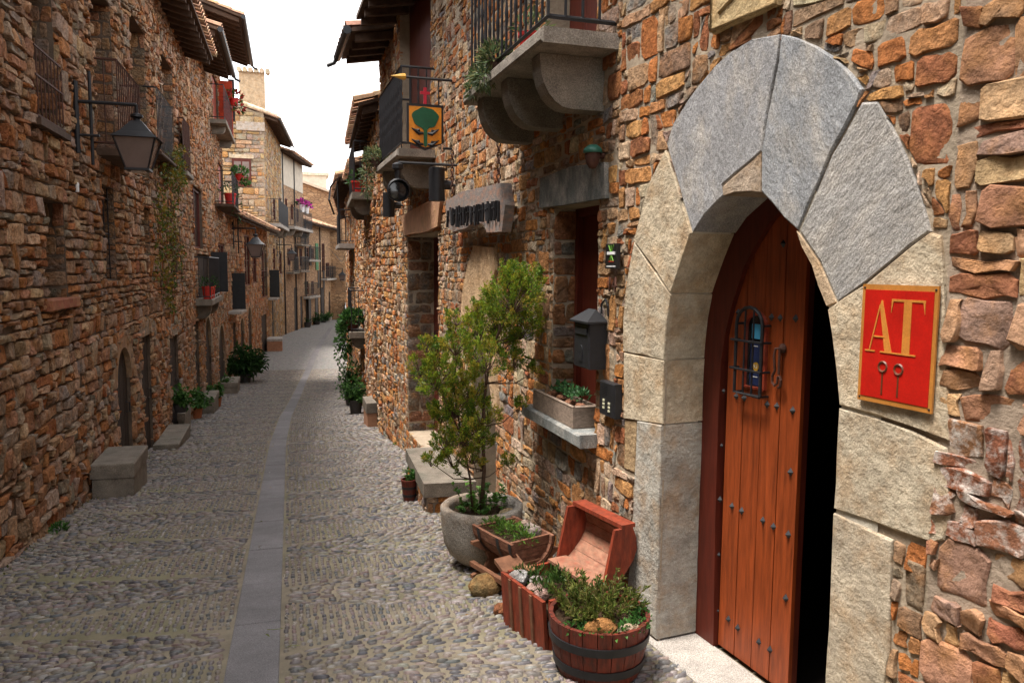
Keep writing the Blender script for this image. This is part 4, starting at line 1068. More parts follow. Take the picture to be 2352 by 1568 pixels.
# ---- far houses, stone only as material
def mat_far_stone(name, c1, c2, c3):
    m = bpy.data.materials.new(name); m.use_nodes = True; nt = m.node_tree; b = nt.nodes['Principled BSDF']
    geo = nd(nt, 'ShaderNodeNewGeometry'); mp = nd(nt, 'ShaderNodeMapping'); mp.inputs['Scale'].default_value = (2.4, 2.4, 4.6)
    nt.links.new(geo.outputs['Position'], mp.inputs[0])
    vo = nd(nt, 'ShaderNodeTexVoronoi', feature='DISTANCE_TO_EDGE'); vc = nd(nt, 'ShaderNodeTexVoronoi')
    for q in (vo, vc): q.inputs['Scale'].default_value = 1.0; nt.links.new(mp.outputs[0], q.inputs['Vector'])
    rp = nd(nt, 'ShaderNodeValToRGB'); e = rp.color_ramp.elements; e[0].color = (*c1, 1); e[1].color = (*c2, 1); x = e.new(.5); x.color = (*c3, 1)
    sp = nd(nt, 'ShaderNodeSeparateColor'); nt.links.new(vc.outputs['Color'], sp.inputs[0]); nt.links.new(sp.outputs[0], rp.inputs[0])
    mr = nd(nt, 'ShaderNodeMapRange'); mr.inputs[1].default_value = .0; mr.inputs[2].default_value = .09; nt.links.new(vo.outputs['Distance'], mr.inputs[0])
    mx = nd(nt, 'ShaderNodeMixRGB'); mx.inputs[1].default_value = (c1[0]*.7, c1[1]*.7, c1[2]*.7, 1); nt.links.new(mr.outputs[0], mx.inputs[0]); nt.links.new(rp.outputs[0], mx.inputs[2])
    nt.links.new(mx.outputs[0], b.inputs['Base Color']); b.inputs['Roughness'].default_value = .9
    bp = nd(nt, 'ShaderNodeBump'); bp.inputs['Strength'].default_value = .8; bp.inputs['Distance'].default_value = .05
    nt.links.new(mr.outputs[0], bp.inputs['Height']); nt.links.new(bp.outputs[0], b.inputs['Normal'])
    M_[name] = m
mat_far_stone('far_stone_warm', (.28,.17,.095), (.42,.265,.145), (.35,.205,.105))
mat_far_stone('far_stone_pale', (.38,.30,.21), (.48,.39,.27), (.43,.34,.24))
mat_far_stone('far_stone_brown', (.27,.18,.12), (.36,.22,.13), (.31,.19,.10))
h4s = [hx(FL4, 655, 660, 455, 500), hx(FL4, 668, 673, 470, 505), hx(FL4, 681, 686, 480, 510), hx(FL4, 675, 685, 565, 620), hx(FL4, 688, 694, 570, 612), hx(FL4, 676, 684, 660, 750, .07, True), hx(FL4, 660, 667, 570, 610), hx(FL4, 690, 696, 680, 745, .07, True)]
H4 = simple_house(FL4, 0, FL4.L, 9.2, 'pale plastered upper house with three small arched windows and flower balcony', PAL_F, MORT_R, h4s, rng, stones=False, over=.8, eave=9.1, wallmat='far_stone_warm', rows=4)
part('plaster', 'render_plaster', H4, lambda m: [m.fbox(FL4, 0.05, .35, 4.3, 8.9, -.1, .03), m.fbox(FL4, .35, FL4.L-.05, 6.9, 8.9, -.1, .03)])
for (x0, x1, y0) in ((657, 672, 625), (676, 696, 622), (676, 696, 560)):
    a, b = FL4.px(x0, y0), FL4.px(x1, y0); balcony(H4, FL4, a[0], b[0], a[1], .5, th=.12, rail_h=1.0, slab='granite_dark', gap=.22, r=.016)
for u in (.3, 3.9): part('downpipe', 'iron', H4, lambda m: m.tube([FL4.p(u, -3, .06), FL4.p(u, 9, .06)], .05, 6))
for i, h in enumerate(h4s): (plank_door(H4, FL4, h, n=3) if i in (5, 7) else window(H4, FL4, h, rails=1))
balcony(H4, FL4, .4, FL4.L-.2, 4.2, .75, th=.2, rail_h=1.2, slab='granite', gap=.25, corbels=(1, 3.6, 6.2), cr=.4, r=.016)
h5 = [hx(FL5, 699, 709, 568, 592), hx(FL5, 715, 721, 570, 594), hx(FL5, 724, 730, 559, 620), hx(FL5, 739, 746, 559, 625), hx(FL5, 748, 756, 603, 636), hx(FL5, 699, 709, 645, 678), hx(FL5, 715, 721, 645, 676),
      hx(FL5, 738, 746, 660, 724, .07, True), hx(FL5, 727, 732, 678, 728, .07, True), hx(FL5, 704, 711, 682, 748, .07, True), hx(FL5, 755, 759, 670, 724, .07, True)]
H5 = simple_house(FL5, 0.01, FL5.L, 5.0, 'ochre stone house with green shutter and wide pale roof near the street end', PAL_F, MORT_R, h5, rng, stones=False, over=.8, eave=4.95, wallmat='far_stone_warm', full=True, pitch=.35)
for u in (.25, 5.1, 9.9): part('downpipe', 'iron', H5, lambda m: m.tube([FL5.p(u, -3.1, .06), FL5.p(u, 4.9, .06)], .05, 6))
for (a, b, z0, z1) in ((1.0, 1.8, -3.05, -.8), (3.2, 4.0, -3.05, -.9), (1.6, 2.2, 1.6, 3.2), (4.3, 4.8, -.2, 1.2), (6.1, 6.7, -.3, 1.2)): part('shutter', 'shutter', H5, lambda m: (setattr(m, 'col', (.035,.022,.016)), m.fbox(FL5, a, b, z0, z1, .004, .05)))
for i, h in enumerate(h5): (plank_door(H5, FL5, h, n=3) if i in (7, 8, 9, 10) else window(H5, FL5, h, rails=1))
part('shutter', 'shutter', H5, lambda m: (setattr(m, 'col', (.04,.16,.06)), m.fbox(FL5, h5[2][0], h5[2][1], h5[2][2], h5[2][3], .01, .06)))
for (x0, x1, yy) in ((696, 722, 596), (696, 722, 682), (737, 760, 640)):
    a, b = FL5.px(x0, yy), FL5.px(x1, yy); balcony(H5, FL5, a[0], b[0], a[1], .5, th=.15, rail_h=1.0, slab='granite', gap=.25, r=.016)
# its taller back part with the gable we see over the roof
GB = Frame((4.0, 62.5), (.4, 62.5), -1); GB.n = Vector((0, -1, 0))
H6 = thing('stone_house', 'ochre gable rising behind the wide pale roof with a dormer on top', 'house', (2.2, 63, road_z(63)))
part('wall', 'far_stone_warm', H6, lambda m: m.add([GB.p(-.9, -3.2, -6), GB.p(3.9, -3.2, -6), GB.p(3.9, 9.0, -6), GB.p(-.9, 7.4, -6), GB.p(-.9, -3.2, -14), GB.p(3.9, -3.2, -14), GB.p(3.9, 9.0, -14), GB.p(-.9, 7.4, -14)], [(0,1,2,3),(4,7,6,5),(0,3,7,4),(1,5,6,2),(3,2,6,7)]))
part('roof', 'tile_clay', H6, lambda m: (setattr(m, 'col', (.52,.42,.32)), m.hexa([GB.p(-1.4, 7.26, -5.6), GB.p(4.0, 9.06, -5.6), GB.p(4.0, 9.06, -14), GB.p(-1.4, 7.26, -14), GB.p(-1.4, 7.45, -5.6), GB.p(4.0, 9.25, -5.6), GB.p(4.0, 9.25, -14), GB.p(-1.4, 7.45, -14)])))
part('dormer', 'render_plaster', H6, lambda m: m.fbox(GB, .5, 2.6, 8.05, 9.5, -11, -8))
part('dormer_roof', 'tile_clay', H6, lambda m: (setattr(m, 'col', (.55,.46,.36)), m.fbox(GB, .3, 2.8, 9.505, 9.75, -11.2, -7.8)))
GE = Frame((3.9, 78), (11.5, 74.5), -1); GE.n = Vector((-(74.5-78), 11.5-3.9, 0)).normalized()*-1
def gx(x0, x1, yt, yb): return hole_px(GE, x0, x1, yt, yb, .25)
ghs = [gx(778, 783, 551, 575), gx(789, 794, 551, 575), gx(778, 783, 588, 607), gx(789, 794, 588, 607), gx(777, 782, 515, 530), gx(779, 783, 675, 716), gx(787, 791, 675, 716)]
HE = simple_house(GE, -1, 8.4, 7.6, 'cream house closing the street where it bends out of sight', PAL_F, MORT_R, ghs, rng, stones=False, over=.7, wallmat='far_stone_pale', rows=3)
for h in ghs: window(HE, GE, h, rails=1)
# ================================================================== right side further along
def fr(F, x0, x1, yt, yb, r=.07, g=False): return hx(F, x0, x1, yt, yb, r, g)
r2 = [fr(FR2, 862, 870, 460, 620), fr(FR2, 866, 872, 690, 935, .07, True)]
HR2 = simple_house(FR2, 0, 5.0, 4.5, 'brown stone house with potted balcony just past the deep eave on the right', PAL_R, MORT_R, r2, rng, over=.36, eave=4.45, row=.125, vlo=-2.2, budget=250)
window(HR2, FR2, r2[0], rails=1); plank_door(HR2, FR2, r2[1], n=3)
balcony(HR2, FR2, 2.2, 4.8, 3.1, .42, th=.14, rail_h=1.0, slab='granite_dark', gap=.14, corbels=(2.6, 4.4), cr=.25)
r2c = [fr(FR2, 846, 852, 560, 655), fr(FR2, 838, 845, 730, 900, .07, True)]
HR2c = simple_house(FR2, 5.02, FR2.L, 4.1, 'lower brown stone house with plants on its low balcony on the right', PAL_R, MORT_R, r2c, rng, over=.3, eave=4.05, row=.13, vlo=-2.4, budget=150)
window(HR2c, FR2, r2c[0], rails=1); plank_door(HR2c, FR2, r2c[1], n=3)
balcony(HR2c, FR2, 5.1, 7.4, .05, .40, th=.14, rail_h=1.0, slab='granite_dark', gap=.14, corbels=(5.5, 7), cr=.25)
HR3 = simple_house(FR3, 0.02, FR3.L, 4.4, 'far brown stone house with crooked dark eave on the right', PAL_R, MORT_R, [fr(FR3, 812, 817, 560, 640), fr(FR3, 808, 812, 700, 830, .07, True)], rng, over=.5, eave=4.3, row=.16, vlo=-3, budget=80)
balcony(HR3, FR3, 1.0, 4.5, 2.3, .5, th=.14, rail_h=1.0, slab='granite', gap=.16)
HR4 = simple_house(FR4, 0.02, FR4.L, 4.6, 'last brown house on the right before the parked car', PAL_R, MORT_R, [], rng, over=.5, eave=4.5, row=.18, vlo=-3.2, budget=40)
HR5 = simple_house(FR5, 0.05, FR5.L, 4.6, 'plain brown house just past the last eave on the right bend', PAL_F, MORT_R, [], rng, stones=False, over=.4, wallmat='far_stone_brown', tiles=False, rafters=False)
# ================================================================== signs and fittings on the right wall
SG = thing('wall_sign', 'red plaque with gold border and letters AT beside the open door', 'sign', tuple(FA.p(1.57, 1.18, .03)))
su, sv, sw_, sh_ = 1.721, 1.598, .303, .414
def S(s, t): return (su - s*sw_, sv - t*sh_)
def sp(pts): return [S(*p) for p in pts]
def prism_on(F, nm, mt, col, pts, w0, w1, parent):
    pts = pts if area(pts) > 0 else pts[::-1]
    if F.d.cross(Vector((0, 0, 1))).dot(F.n) < 0: pts = pts[::-1]
    m = MB(); m.col = col; m.prism(pts, F, w0, w1); return m.build(nm, mt, parent)
mat('sign_paint', attr=True, rough=0.4, var=0.22, scale=9, bump=0.12, bscale=40, bdist=0.002, spec=0.4, speck=.08)
WS = .031
prism_on(FA, 'border', 'sign_paint', (.42,.17,.035), sp([(0, 0), (1, 0), (1, 1), (0, 1)]), WS-.008, WS, SG)
prism_on(FA, 'field', 'sign_paint', (.42,.010,.005), sp([(.045, .045), (.955, .045), (.955, .955), (.045, .955)]), WS-.001, WS+.002, SG)
GOLD = (.50,.19,.035); lw0, lw1 = WS+.0015, WS+.0038
def glyph(nm, polys, col=GOLD):
    m = MB(); m.col = col
    for i, p in enumerate(polys):
        p = sp(p); p = p if area(p) > 0 else p[::-1]; m.prism(p[::-1], FA, lw0 + .00002*i, lw1 + .0002*i)
    return m.build(nm, 'sign_paint', SG)
glyph('letter_a', [[(.283, .13), (.30, .13), (.455, .555), (.36, .555), (.27, .19)], [(.262, .17), (.285, .15), (.155, .555), (.14, .555)], [(.085, .555), (.225, .555), (.225, .567), (.085, .567)], [(.30, .555), (.52, .555), (.52, .567), (.30, .567)], [(.20, .43), (.36, .43), (.36, .442), (.20, .442)]])
glyph('letter_t', [[(.425, .115), (.86, .115), (.86, .135), (.425, .135)], [(.59, .13), (.69, .13), (.69, .555), (.59, .555)], [(.51, .555), (.77, .555), (.77, .568), (.51, .568)], [(.425, .13), (.45, .13), (.425, .23)], [(.835, .13), (.86, .13), (.86, .23)]])
for cs, ct in ((.345, .685), (.56, .69)):
    m = MB(); m.col = (.11,.03,.012); c = S(cs, ct)
    m.tube([FA.p(c[0]+.017*math.cos(a*.35), c[1]+.017*math.sin(a*.35), WS+.002) for a in range(19)], .0045, 4)
    m.build('key_ring', 'sign_paint', SG)
    a, b = S(cs-.008, .735), S(cs+.012, .92); part('key_stem', 'sign_paint', SG, lambda m: (setattr(m, 'col', (.11,.03,.012)), m.fbox(FA, b[0], a[0], b[1], a[1], WS+.001, WS+.0035)))
for q in ((.03, .03), (.97, .03), (.03, .97), (.97, .97)):
    c = S(*q); part('screw', 'iron', SG, lambda m: m.lathe(FA.p(c[0], c[1], WS), [(.004, 0), (.0035, .002), (.0005, .003)], 8, Matrix((FA.d, Vector((0, 0, 1)), FA.n)).transposed()))
# small plaque, number, intercom
a, b = FB.px(1407, 588), FB.px(1434, 588); t0, t1 = FB.px(1420, 617)[1], FB.px(1420, 560)[1]
PQ = thing('wall_sign', 'small black plaque with green cross strokes above the house number', 'sign', tuple(FB.p(b[0], t0, .03)))
u0, u1 = min(a[0], b[0]), max(a[0], b[0])
part('plate', 'sign_paint', PQ, lambda m: (setattr(m, 'col', (.012,.012,.014)), m.fbox(FB, u0, u1, t0, t1, .025, .045)))
uc, vc = (u0+u1)/2, lerp(t0, t1, .62); hw = (u1-u0)/2
part('green_mark', 'sign_paint', PQ, lambda m: [setattr(m, 'col', (.12,.30,.03))] + [m.tube([FB.p(uc-hw*.4*s, vc-.045, .046+.0004*s), FB.p(uc+hw*.4*s, vc+.045, .046+.0004*s)], .0035, 4) for s in (-1, 0, 1)])
part('white_band', 'sign_paint', PQ, lambda m: (setattr(m, 'col', (.75,.75,.75)), m.fbox(FB, uc-hw*.7, uc+hw*.6, vc-.008, vc+.008, .046, .051)))
part('red_line', 'sign_paint', PQ, lambda m: (setattr(m, 'col', (.30,.02,.02)), m.fbox(FB, uc-hw*.5, uc+hw*.5, lerp(t0, t1, .26), lerp(t0, t1, .33), .045, .0465)))
part('white_line', 'sign_paint', PQ, lambda m: (setattr(m, 'col', (.75,.75,.75)), m.fbox(FB, uc-hw*.75, uc+hw*.75, t0+.010, t0+.016, .045, .0465)))
NB = thing('house_number', 'rusty iron number 14 on a pale stone below the black plaque', 'house number', tuple(FB.p(.06, FB.px(1417, 655)[1]-.05, .02)))
n14 = text('14', FB, FB.px(1417, 655)[0], FB.px(1417, 655)[1], .032, .125, 'rust_iron', NB, ext=.004)
n14.name = 'numerals'
a, b = FB.px(1394, 915), FB.px(1429, 920); t0, t1 = FB.px(1412, 955)[1], FB.px(1412, 877)[1]; u0, u1 = min(a[0], b[0]), max(a[0], b[0])
IC = thing('intercom', 'black door intercom panel with six pale buttons under the mailbox', 'intercom', tuple(FB.p(u0, t0, .03)))
part('panel', 'iron', IC, lambda m: m.bbox(FB, u0, u1, t0, t1, .0, .05, .006))
for i in range(3):
    for j in range(2):
        cu, cv = lerp(u0, u1, .68-.36*j), lerp(t0, t1, .45-.11*i-(.05*j)); part('button', 'sign_paint', IC, lambda m: (setattr(m, 'col', (.62,.60,.42)), m.fbox(FB, cu-.012, cu+.012, cv-.006, cv+.006, .049, .054)))
for i in range(6):
    cv = lerp(t0, t1, .88-.05*i); part('speaker_slot', 'iron', IC, lambda m: m.fbox(FB, lerp(u0, u1, .5), lerp(u0, u1, .85), cv-.0015, cv+.0015, .049, .052))
# mailbox
zb = FB.px(1393, 848)[1]; un = FB.px(1393, 848)[0]
o1 = FB.inv(atz(1362, 853, zb)); o2 = FB.inv(atz(1330, 838, zb)); wd = o1[2]; uf = max(un+.16, o2[0])
zt = zb + .27
MBX = thing('mailbox', 'black iron mailbox with a pitched lid hanging right of the window', 'mailbox', tuple(FB.p(un, zb, wd/2)))
part('case', 'iron', MBX, lambda m: m.bbox(FB, un, uf, zb, zt, .0, wd, .008))
def lid(m):
    e = .022; A = [FB.p(un-e, zt+.004, -.0), FB.p(uf+e, zt+.004, 0), FB.p(uf+e, zt+.004, wd+e), FB.p(un-e, zt+.004, wd+e)]; t = [FB.p(un+.06, zt+.085, wd*.42), FB.p(uf-.06, zt+.085, wd*.42)]
    m.add(A+[q+Vector((0, 0, .012)) for q in A]+t, [(3,2,1,0),(0,1,5,4),(1,2,6,5),(2,3,7,6),(3,0,4,7),(4,5,9,8),(5,6,9),(6,7,8,9),(7,4,8)])
part('lid', 'iron', MBX, lid)
part('letter_flap', 'iron', MBX, lambda m: m.fbox(FB, un+.03, uf-.03, zt-.065, zt-.03, wd-.001, wd+.008))
part('lock_plate', 'iron', MBX, lambda m: m.prism(arc((un+uf)/2, zb+.10, .025, 0, 180, 8, .04)+[((un+uf)/2-.025, zb+.04), ((un+uf)/2+.025, zb+.04)], FB, wd-.001, wd+.006))
part('hanger', 'iron', MBX, lambda m: m.tube([FB.p(un+.02, zt+.06, .03), FB.p(un+.02, zt+.12, .03), FB.p(un-.02, zt+.15, .025), FB.p(un-.035, zt+.11, .015), FB.p(un-.03, zt+.05, .01)], .007, 5))
# green-capped wall lamp
gl = FB.px(1388, 358); GL = thing('wall_lamp', 'small wall lamp with green enamel cap over the window lintel', 'lamp', tuple(FB.p(gl[0], gl[1]-.06, .05)))
c = FB.p(gl[0], gl[1]-.03, .075)
part('cap', 'sign_paint', GL, lambda m: (setattr(m, 'col', (.035,.13,.095)), m.lathe(c + Vector((0, 0, .045)), [(.001, .045), (.03, .042), (.055, .02), (.058, 0), (.05, -.004)], 14)), True)
part('globe', 'rust_iron', GL, lambda m: m.lathe(c, [(.044, .046), (.046, .02), (.035, -.025), (.02, -.045), (.001, -.05)], 12), True)
part('arm', 'rust_iron', GL, lambda m: m.tube([FB.p(gl[0], gl[1]-.0, 0), FB.p(gl[0], gl[1]+.0, .05)], .018, 8))
# carved plaque high on the wall
pa, pb = FA.px(1646, 82), FA.px(1798, 12)
PL = thing('carved_plaque', 'carved sandstone plaque cut off by the top edge above the arch', 'plaque', tuple(FA.p(pa[0], pb[1], .02)))
ul, ur, zb2 = pa[0], pb[0], (pa[1]+pb[1])/2
part('slab', 'cut_stone', PL, lambda m: (setattr(m, 'col', (.50,.37,.20)), m.bbox(FA, ur, ul, zb2, zb2+.5, -.02, .035, .01)))
part('moulding', 'cut_stone', PL, lambda m: (setattr(m, 'col', (.50,.36,.19)), m.tube([FA.p(ul-.012, zb2+.5, .035), FA.p(ul-.012, zb2+.012, .035), FA.p(ur+.012, zb2+.012, .035), FA.p(ur+.012, zb2+.5, .035)], .013, 6)), True)
part('scroll', 'cut_stone', PL, lambda m: (setattr(m, 'col', (.48,.34,.18)), m.tube([FA.p(lerp(ul-.06, ur+.06, t/10), zb2+.075+.045*math.sin(math.pi*t/10), .036) for t in range(11)], .010, 5)), True)
for i in range(9):
    u = lerp(ul-.1, ur+.1, i/8); part('letter', 'cut_stone', PL, lambda m: (setattr(m, 'col', (.40,.28,.15)), m.fbox(FA, u-.008, u+.008, zb2+.155+.03*math.sin(math.pi*i/8), zb2+.20+.03*math.sin(math.pi*i/8), .034, .042)))
# ---- shield sign on its arm
us = FB.px(1040, 186)[0]; GS = FB.turned(us, 0, -1)         # u' = -w (outwards negative)
za = FB.px(1040, 186)[1]
def gs(x, y): return GS.px(x, y)
tip = gs(912, 186)[0]
SH = thing('hanging_sign', 'shield sign with a green tree on orange hanging from an iron arm', 'sign', tuple(GS.p(tip*.6, gs(976, 345)[1], 0)))
part('arm', 'iron', SH, lambda m: m.tube([GS.p(.0, za, 0), GS.p(tip*.88, za, 0)], .014, 6))
part('arm_tip', 'sign_paint', SH, lambda m: (setattr(m, 'col', (.60,.33,.05)), m.lathe(GS.p(tip*.84, za, 0), [(.012, 0), (.035, .01), (.03, .05), (.001, .16)], 8, Matrix((Vector((0, 0, 1)), GS.n, -GS.d)).transposed())))
sl_, sr_ = gs(934, 290)[0], gs(1018, 290)[0]; st_, sb_, sm_ = gs(976, 240)[1], gs(976, 346)[1], gs(976, 328)[1]
cxs = (sl_+sr_)/2; hs2 = abs(sr_-sl_)/2; Hs = st_-sb_
def shp(k):  return [(cxs-hs2*k, st_-Hs*(1-k)*.5), (cxs+hs2*k, st_-Hs*(1-k)*.5), (cxs+hs2*k, sm_+.0), (cxs, sb_+Hs*(1-k)*.5), (cxs-hs2*k, sm_)]
prism_on(GS, 'board', 'sign_paint', (.015,.012,.012), shp(1.0), -.02, .012, SH)
prism_on(GS, 'field', 'sign_paint', (.72,.25,.012), shp(.88), .011, .016, SH)
rs = random.Random(4)
crown = [(cxs+hs2*.72*math.cos(t)*(1+.06*math.sin(5*t)), st_-Hs*.30+Hs*.225*math.sin(t)*(1+.05*math.cos(7*t))) for t in [i*math.pi/14 for i in range(28)]]
prism_on(GS, 'tree_crown', 'sign_paint', (.006,.085,.035), crown, .0155, .026, SH)
prism_on(GS, 'tree_trunk', 'sign_paint', (.008,.10,.04), [(cxs-hs2*.42, st_-Hs*.43), (cxs+hs2*.42, st_-Hs*.43), (cxs+hs2*.10, st_-Hs*.56), (cxs+hs2*.09, sb_+Hs*.10), (cxs, sb_+Hs*.07), (cxs-hs2*.09, sb_+Hs*.10), (cxs-hs2*.10, st_-Hs*.56)], .0155, .0245, SH)
for s in (-1, 1):
    for k, z in enumerate((.60, .84)):
        part('branch_mark', 'iron', SH, lambda m: m.tube([GS.p(cxs+s*hs2*.12, st_-Hs*(z+.03), .018), GS.p(cxs+s*hs2*.35, st_-Hs*(z+.04), .02), GS.p(cxs+s*hs2*.55, st_-Hs*(z-.02), .02), GS.p(cxs+s*hs2*.75, st_-Hs*(z-.07), .018)], [.012, .022, .016, .004], 6))
        part('branch_mark', 'iron', SH, lambda m: m.tube([GS.p(cxs+s*hs2*.3, st_-Hs*(z+.02), .019), GS.p(cxs+s*hs2*.38, st_-Hs*(z-.03), .02), GS.p(cxs+s*hs2*.5, st_-Hs*(z-.04), .019)], [.008, .018, .004], 6))
part('cross', 'sign_paint', SH, lambda m: (setattr(m, 'col', (.45,.01,.03)), m.fbox(GS, cxs-.016, cxs+.016, st_+.002, st_+.17, -.01, .01)))
part('cross_arm', 'sign_paint', SH, lambda m: (setattr(m, 'col', (.45,.01,.03)), m.fbox(GS, cxs-.05, cxs+.05, st_+.10, st_+.13, -.009, .0105)))
for u in (cxs-hs2*.75, cxs+hs2*.75): part('hanger', 'iron', SH, lambda m: m.tube([GS.p(u, za, 0), GS.p(u, st_-.01, 0)], .007, 5))
zl = gs(1030, 342)[1]
part('lower_arm', 'iron', SH, lambda m: m.tube([GS.p(.0, zl, 0), GS.p(sr_+.0, zl, 0)], .014, 6))
# ---- spotlights
def spot(name_lab, px_w, px_y, out, zdrop, kind, loc_u=None):
    u, z = FB.px(px_w, px_y)
    T = thing('spotlight', name_lab, 'spotlight', tuple(FB.p(u, z-.3, out)), 'spotlights on the right wall')
    part('arm', 'iron', T, lambda m: m.tube([FB.p(u, z, -.01), FB.p(u, z, out)], .016, 6))
    if kind == 'round':
        part('swivel', 'iron', T, lambda m: m.lathe(FB.p(u, z-.16, out), [(.03, .0), (.035, .08), (.06, .1), (.06, .14), (.02, .16)], 12), 30)
        Rm = Matrix((FB.n, Vector((0, 0, 1)), -FB.d)).transposed()
        part('head', 'iron', T, lambda m: m.lathe(FB.p(u, z-.28, out) + FB.d*.1, [(.02, -.02), (.09, 0), (.11, .06), (.12, .14), (.105, .15)], 16, Rm), 30)
        part('lens', 'glass_dark', T, lambda m: m.lathe(FB.p(u, z-.28, out) + FB.d*.1, [(.105, .10), (.06, .11), (.001, .112)], 16, Rm), True)
    else:
        part('head', 'iron', T, lambda m: m.lathe(FB.p(u, z-.17, out), [(.001, .0), (.085, 0), (.085, .34), (.07, .345), (.07, .33), (.001, .33)], 18), 30)
        part('bracket', 'iron', T, lambda m: m.lathe(FB.p(u, z, .05), [(.05, 0), (.05, .12)], 10, Matrix((FB.d, Vector((0, 0, 1)), FB.n)).transposed()), 30)
    return T
spot('round grey spotlight hanging from a long iron arm under the far balcony', 1050, 380, .62, .2, 'round')
spot('dark cylinder spotlight nearest the chain on the right wall', 1046, 426, .20, .1, 'tube')
spot('dark cylinder spotlight past the doorway, furthest along the wall', 928, 472, .22, .1, 'tube')
# ---- board of iron letters on a chain
wb2 = .17
BL = [FB.px(*p, wb2) for p in ((1024,462),(1060,440),(1152,420),(1160,470),(1152,532),(1118,534),(1110,515),(1090,508),(1070,524),(1040,532),(1026,520))]
BD = thing('hanging_board', 'weathered plank with a row of forged iron letters hung on a chain', 'board', tuple(FB.p(BL[4][0]+.4, BL[4][1], wb2)))
prism_on(FB, 'plank', 'old_plank', (1, 1, 1), BL, wb2-.16, wb2, BD) if 'old_plank' in M_ else None
mat('old_plank', (.21,.18,.165), rough=.8, var=.4, scale=6, stretch=(3, 3, 7), bump=.5, bscale=14, bdist=.01, blotch=(.30,.14,.08), blotch_amt=.7, blotch_scale=3)
prism_on(FB, 'plank', 'old_plank', (1, 1, 1), BL, wb2-.08, wb2, BD)
rb = random.Random(8)
for i in range(24):
    t = i/23; x = lerp(1030, 1146, t); y0, y1 = lerp(480, 462, t), lerp(520, 506, t)
    a = FB.px(x+rb.uniform(-1, 1), y0+rb.uniform(-5, 4), wb2+.01); b = FB.px(x+rb.uniform(-3, 3), y1+rb.uniform(-4, 5), wb2+.01)
    part('iron_letter', 'iron', BD, lambda m: m.tube([FB.p(a[0], a[1], wb2+.012), FB.p(b[0], b[1], wb2+.014)], .011, 4))
    if i % 3 == 0: part('iron_letter', 'iron', BD, lambda m: m.tube([FB.p(a[0]-.03, lerp(a[1], b[1], .3), wb2+.018), FB.p(a[0]+.05, lerp(a[1], b[1], .35), wb2+.018)], .006, 4))
def chain(parent, F, u, z0, z1, w, link=.05, r=.006):
    n = int(abs(z0-z1)/(link*.78))
    for i in range(n):
        z = lerp(z0, z1, (i+.5)/n)
        pts = []
        for k in range(9):
            a = 2*math.pi*k/8; x, y_ = math.cos(a)*.016, math.sin(a)*link*.5
            pts.append(F.p(u + (x if i % 2 else 0), z+y_, w + (0 if i % 2 else x)))
        part('chain_link', 'rust_iron', parent, lambda m: m.tube(pts, r, 5))
cu, cz0 = FB.px(1146, 306, wb2-.05); cz1 = FB.px(1146, 424, wb2-.05)[1]
chain(BD, FB, cu, cz0+.02, cz1, wb2-.05)
u2, z2 = FB.px(1040, 345, wb2-.05); z3 = FB.px(1036, 455, wb2-.05)[1]
chain(BD, FB, u2+.02, z2, z3, wb2-.05)

# ================================================================== planters
def leaf(m, p, d, up, l, w):
    d = d.normalized(); s = d.cross(up)
    if s.length < 1e-3: s = d.cross(Vector((1, 0, .1)))
    s.normalize(); n = s.cross(d)
    b = len(m.v); mid = p + d*l*.5 + n*(-.12*l)*-1
    m.add([p, mid + s*w*.5, p + d*l - n*.15*l, mid - s*w*.5], [(0, 1, 2), (0, 2, 3)])
GREENS = [(.045,.095,.018), (.06,.12,.025), (.035,.075,.015), (.09,.15,.03)]
OLIVE = [(.18,.26,.022), (.12,.20,.02), (.27,.30,.025), (.08,.15,.016), (.34,.27,.035)]
def rdir(r, zmin=-1):
    while True:
        v = Vector((r.uniform(-1, 1), r.uniform(-1, 1), r.uniform(zmin, 1)))
        if .05 < v.length < 1: return v.normalized()
def tuft(m, c, rx, ry, rz, n, l, w, cols, r, zmin=-.2, upb=.3, shell=.35):
    c = Vector(c)
    for _ in range(n):
        v = rdir(r, zmin); k = shell + (1-shell)*r.random()**.5
        p = c + Vector((v.x*rx*k, v.y*ry*k, v.z*rz*k)); m.col = vary(r.choice(cols), r, .3)
        d = (v + rdir(r)*.7 + Vector((0, 0, upb))); leaf(m, p, d, rdir(r), l*r.uniform(.6, 1.3), w*r.uniform(.7, 1.2))
def stems(m, base, n, h, spread, r, rad=.004, col=None):
    out = []
    for i in range(n):
        d = Vector((r.uniform(-1, 1)*spread, r.uniform(-1, 1)*spread, 1)); p0 = Vector(base)+Vector((r.uniform(-1, 1), r.uniform(-1, 1), 0))*.05
        p1 = p0 + d*h*.5; p2 = p1 + d*h*.5 + Vector((r.uniform(-1, 1), r.uniform(-1, 1), 0))*h*.15
        m.tube([p0, p1, p2], [rad, rad*.8, rad*.4], 5); out.append((p0, p1, p2))
    return out
def rock(parent, c, sx, sy, sz, col, r, name='rock', mt='rubble'):
    bm = bmesh.new(); bmesh.ops.create_icosphere(bm, subdivisions=2, radius=.5)
    for v in bm.verts:
        k = 1 + .28*noise.noise(v.co*2.2+Vector((c[0]*9, c[1]*7, r.random()))) + r.uniform(-.05, .05); v.co *= k
    V_ = [Vector(c)+Vector((v.co.x*sx, v.co.y*sy, v.co.z*sz)) for v in bm.verts]; Fs = [tuple(v.index for v in f.verts) for f in bm.faces]; bm.free()
    m = MB(); m.col = col; m.add(V_, Fs); return m.build(name, mt, parent, smooth=35)
r = random.Random(31)
mat('pot_granite', (.30,.27,.235), rough=.9, var=.3, scale=9, bump=.9, bscale=45, bdist=.015, speck=.35, blotch=(.24,.15,.085), blotch_amt=.8, blotch_scale=3.2)
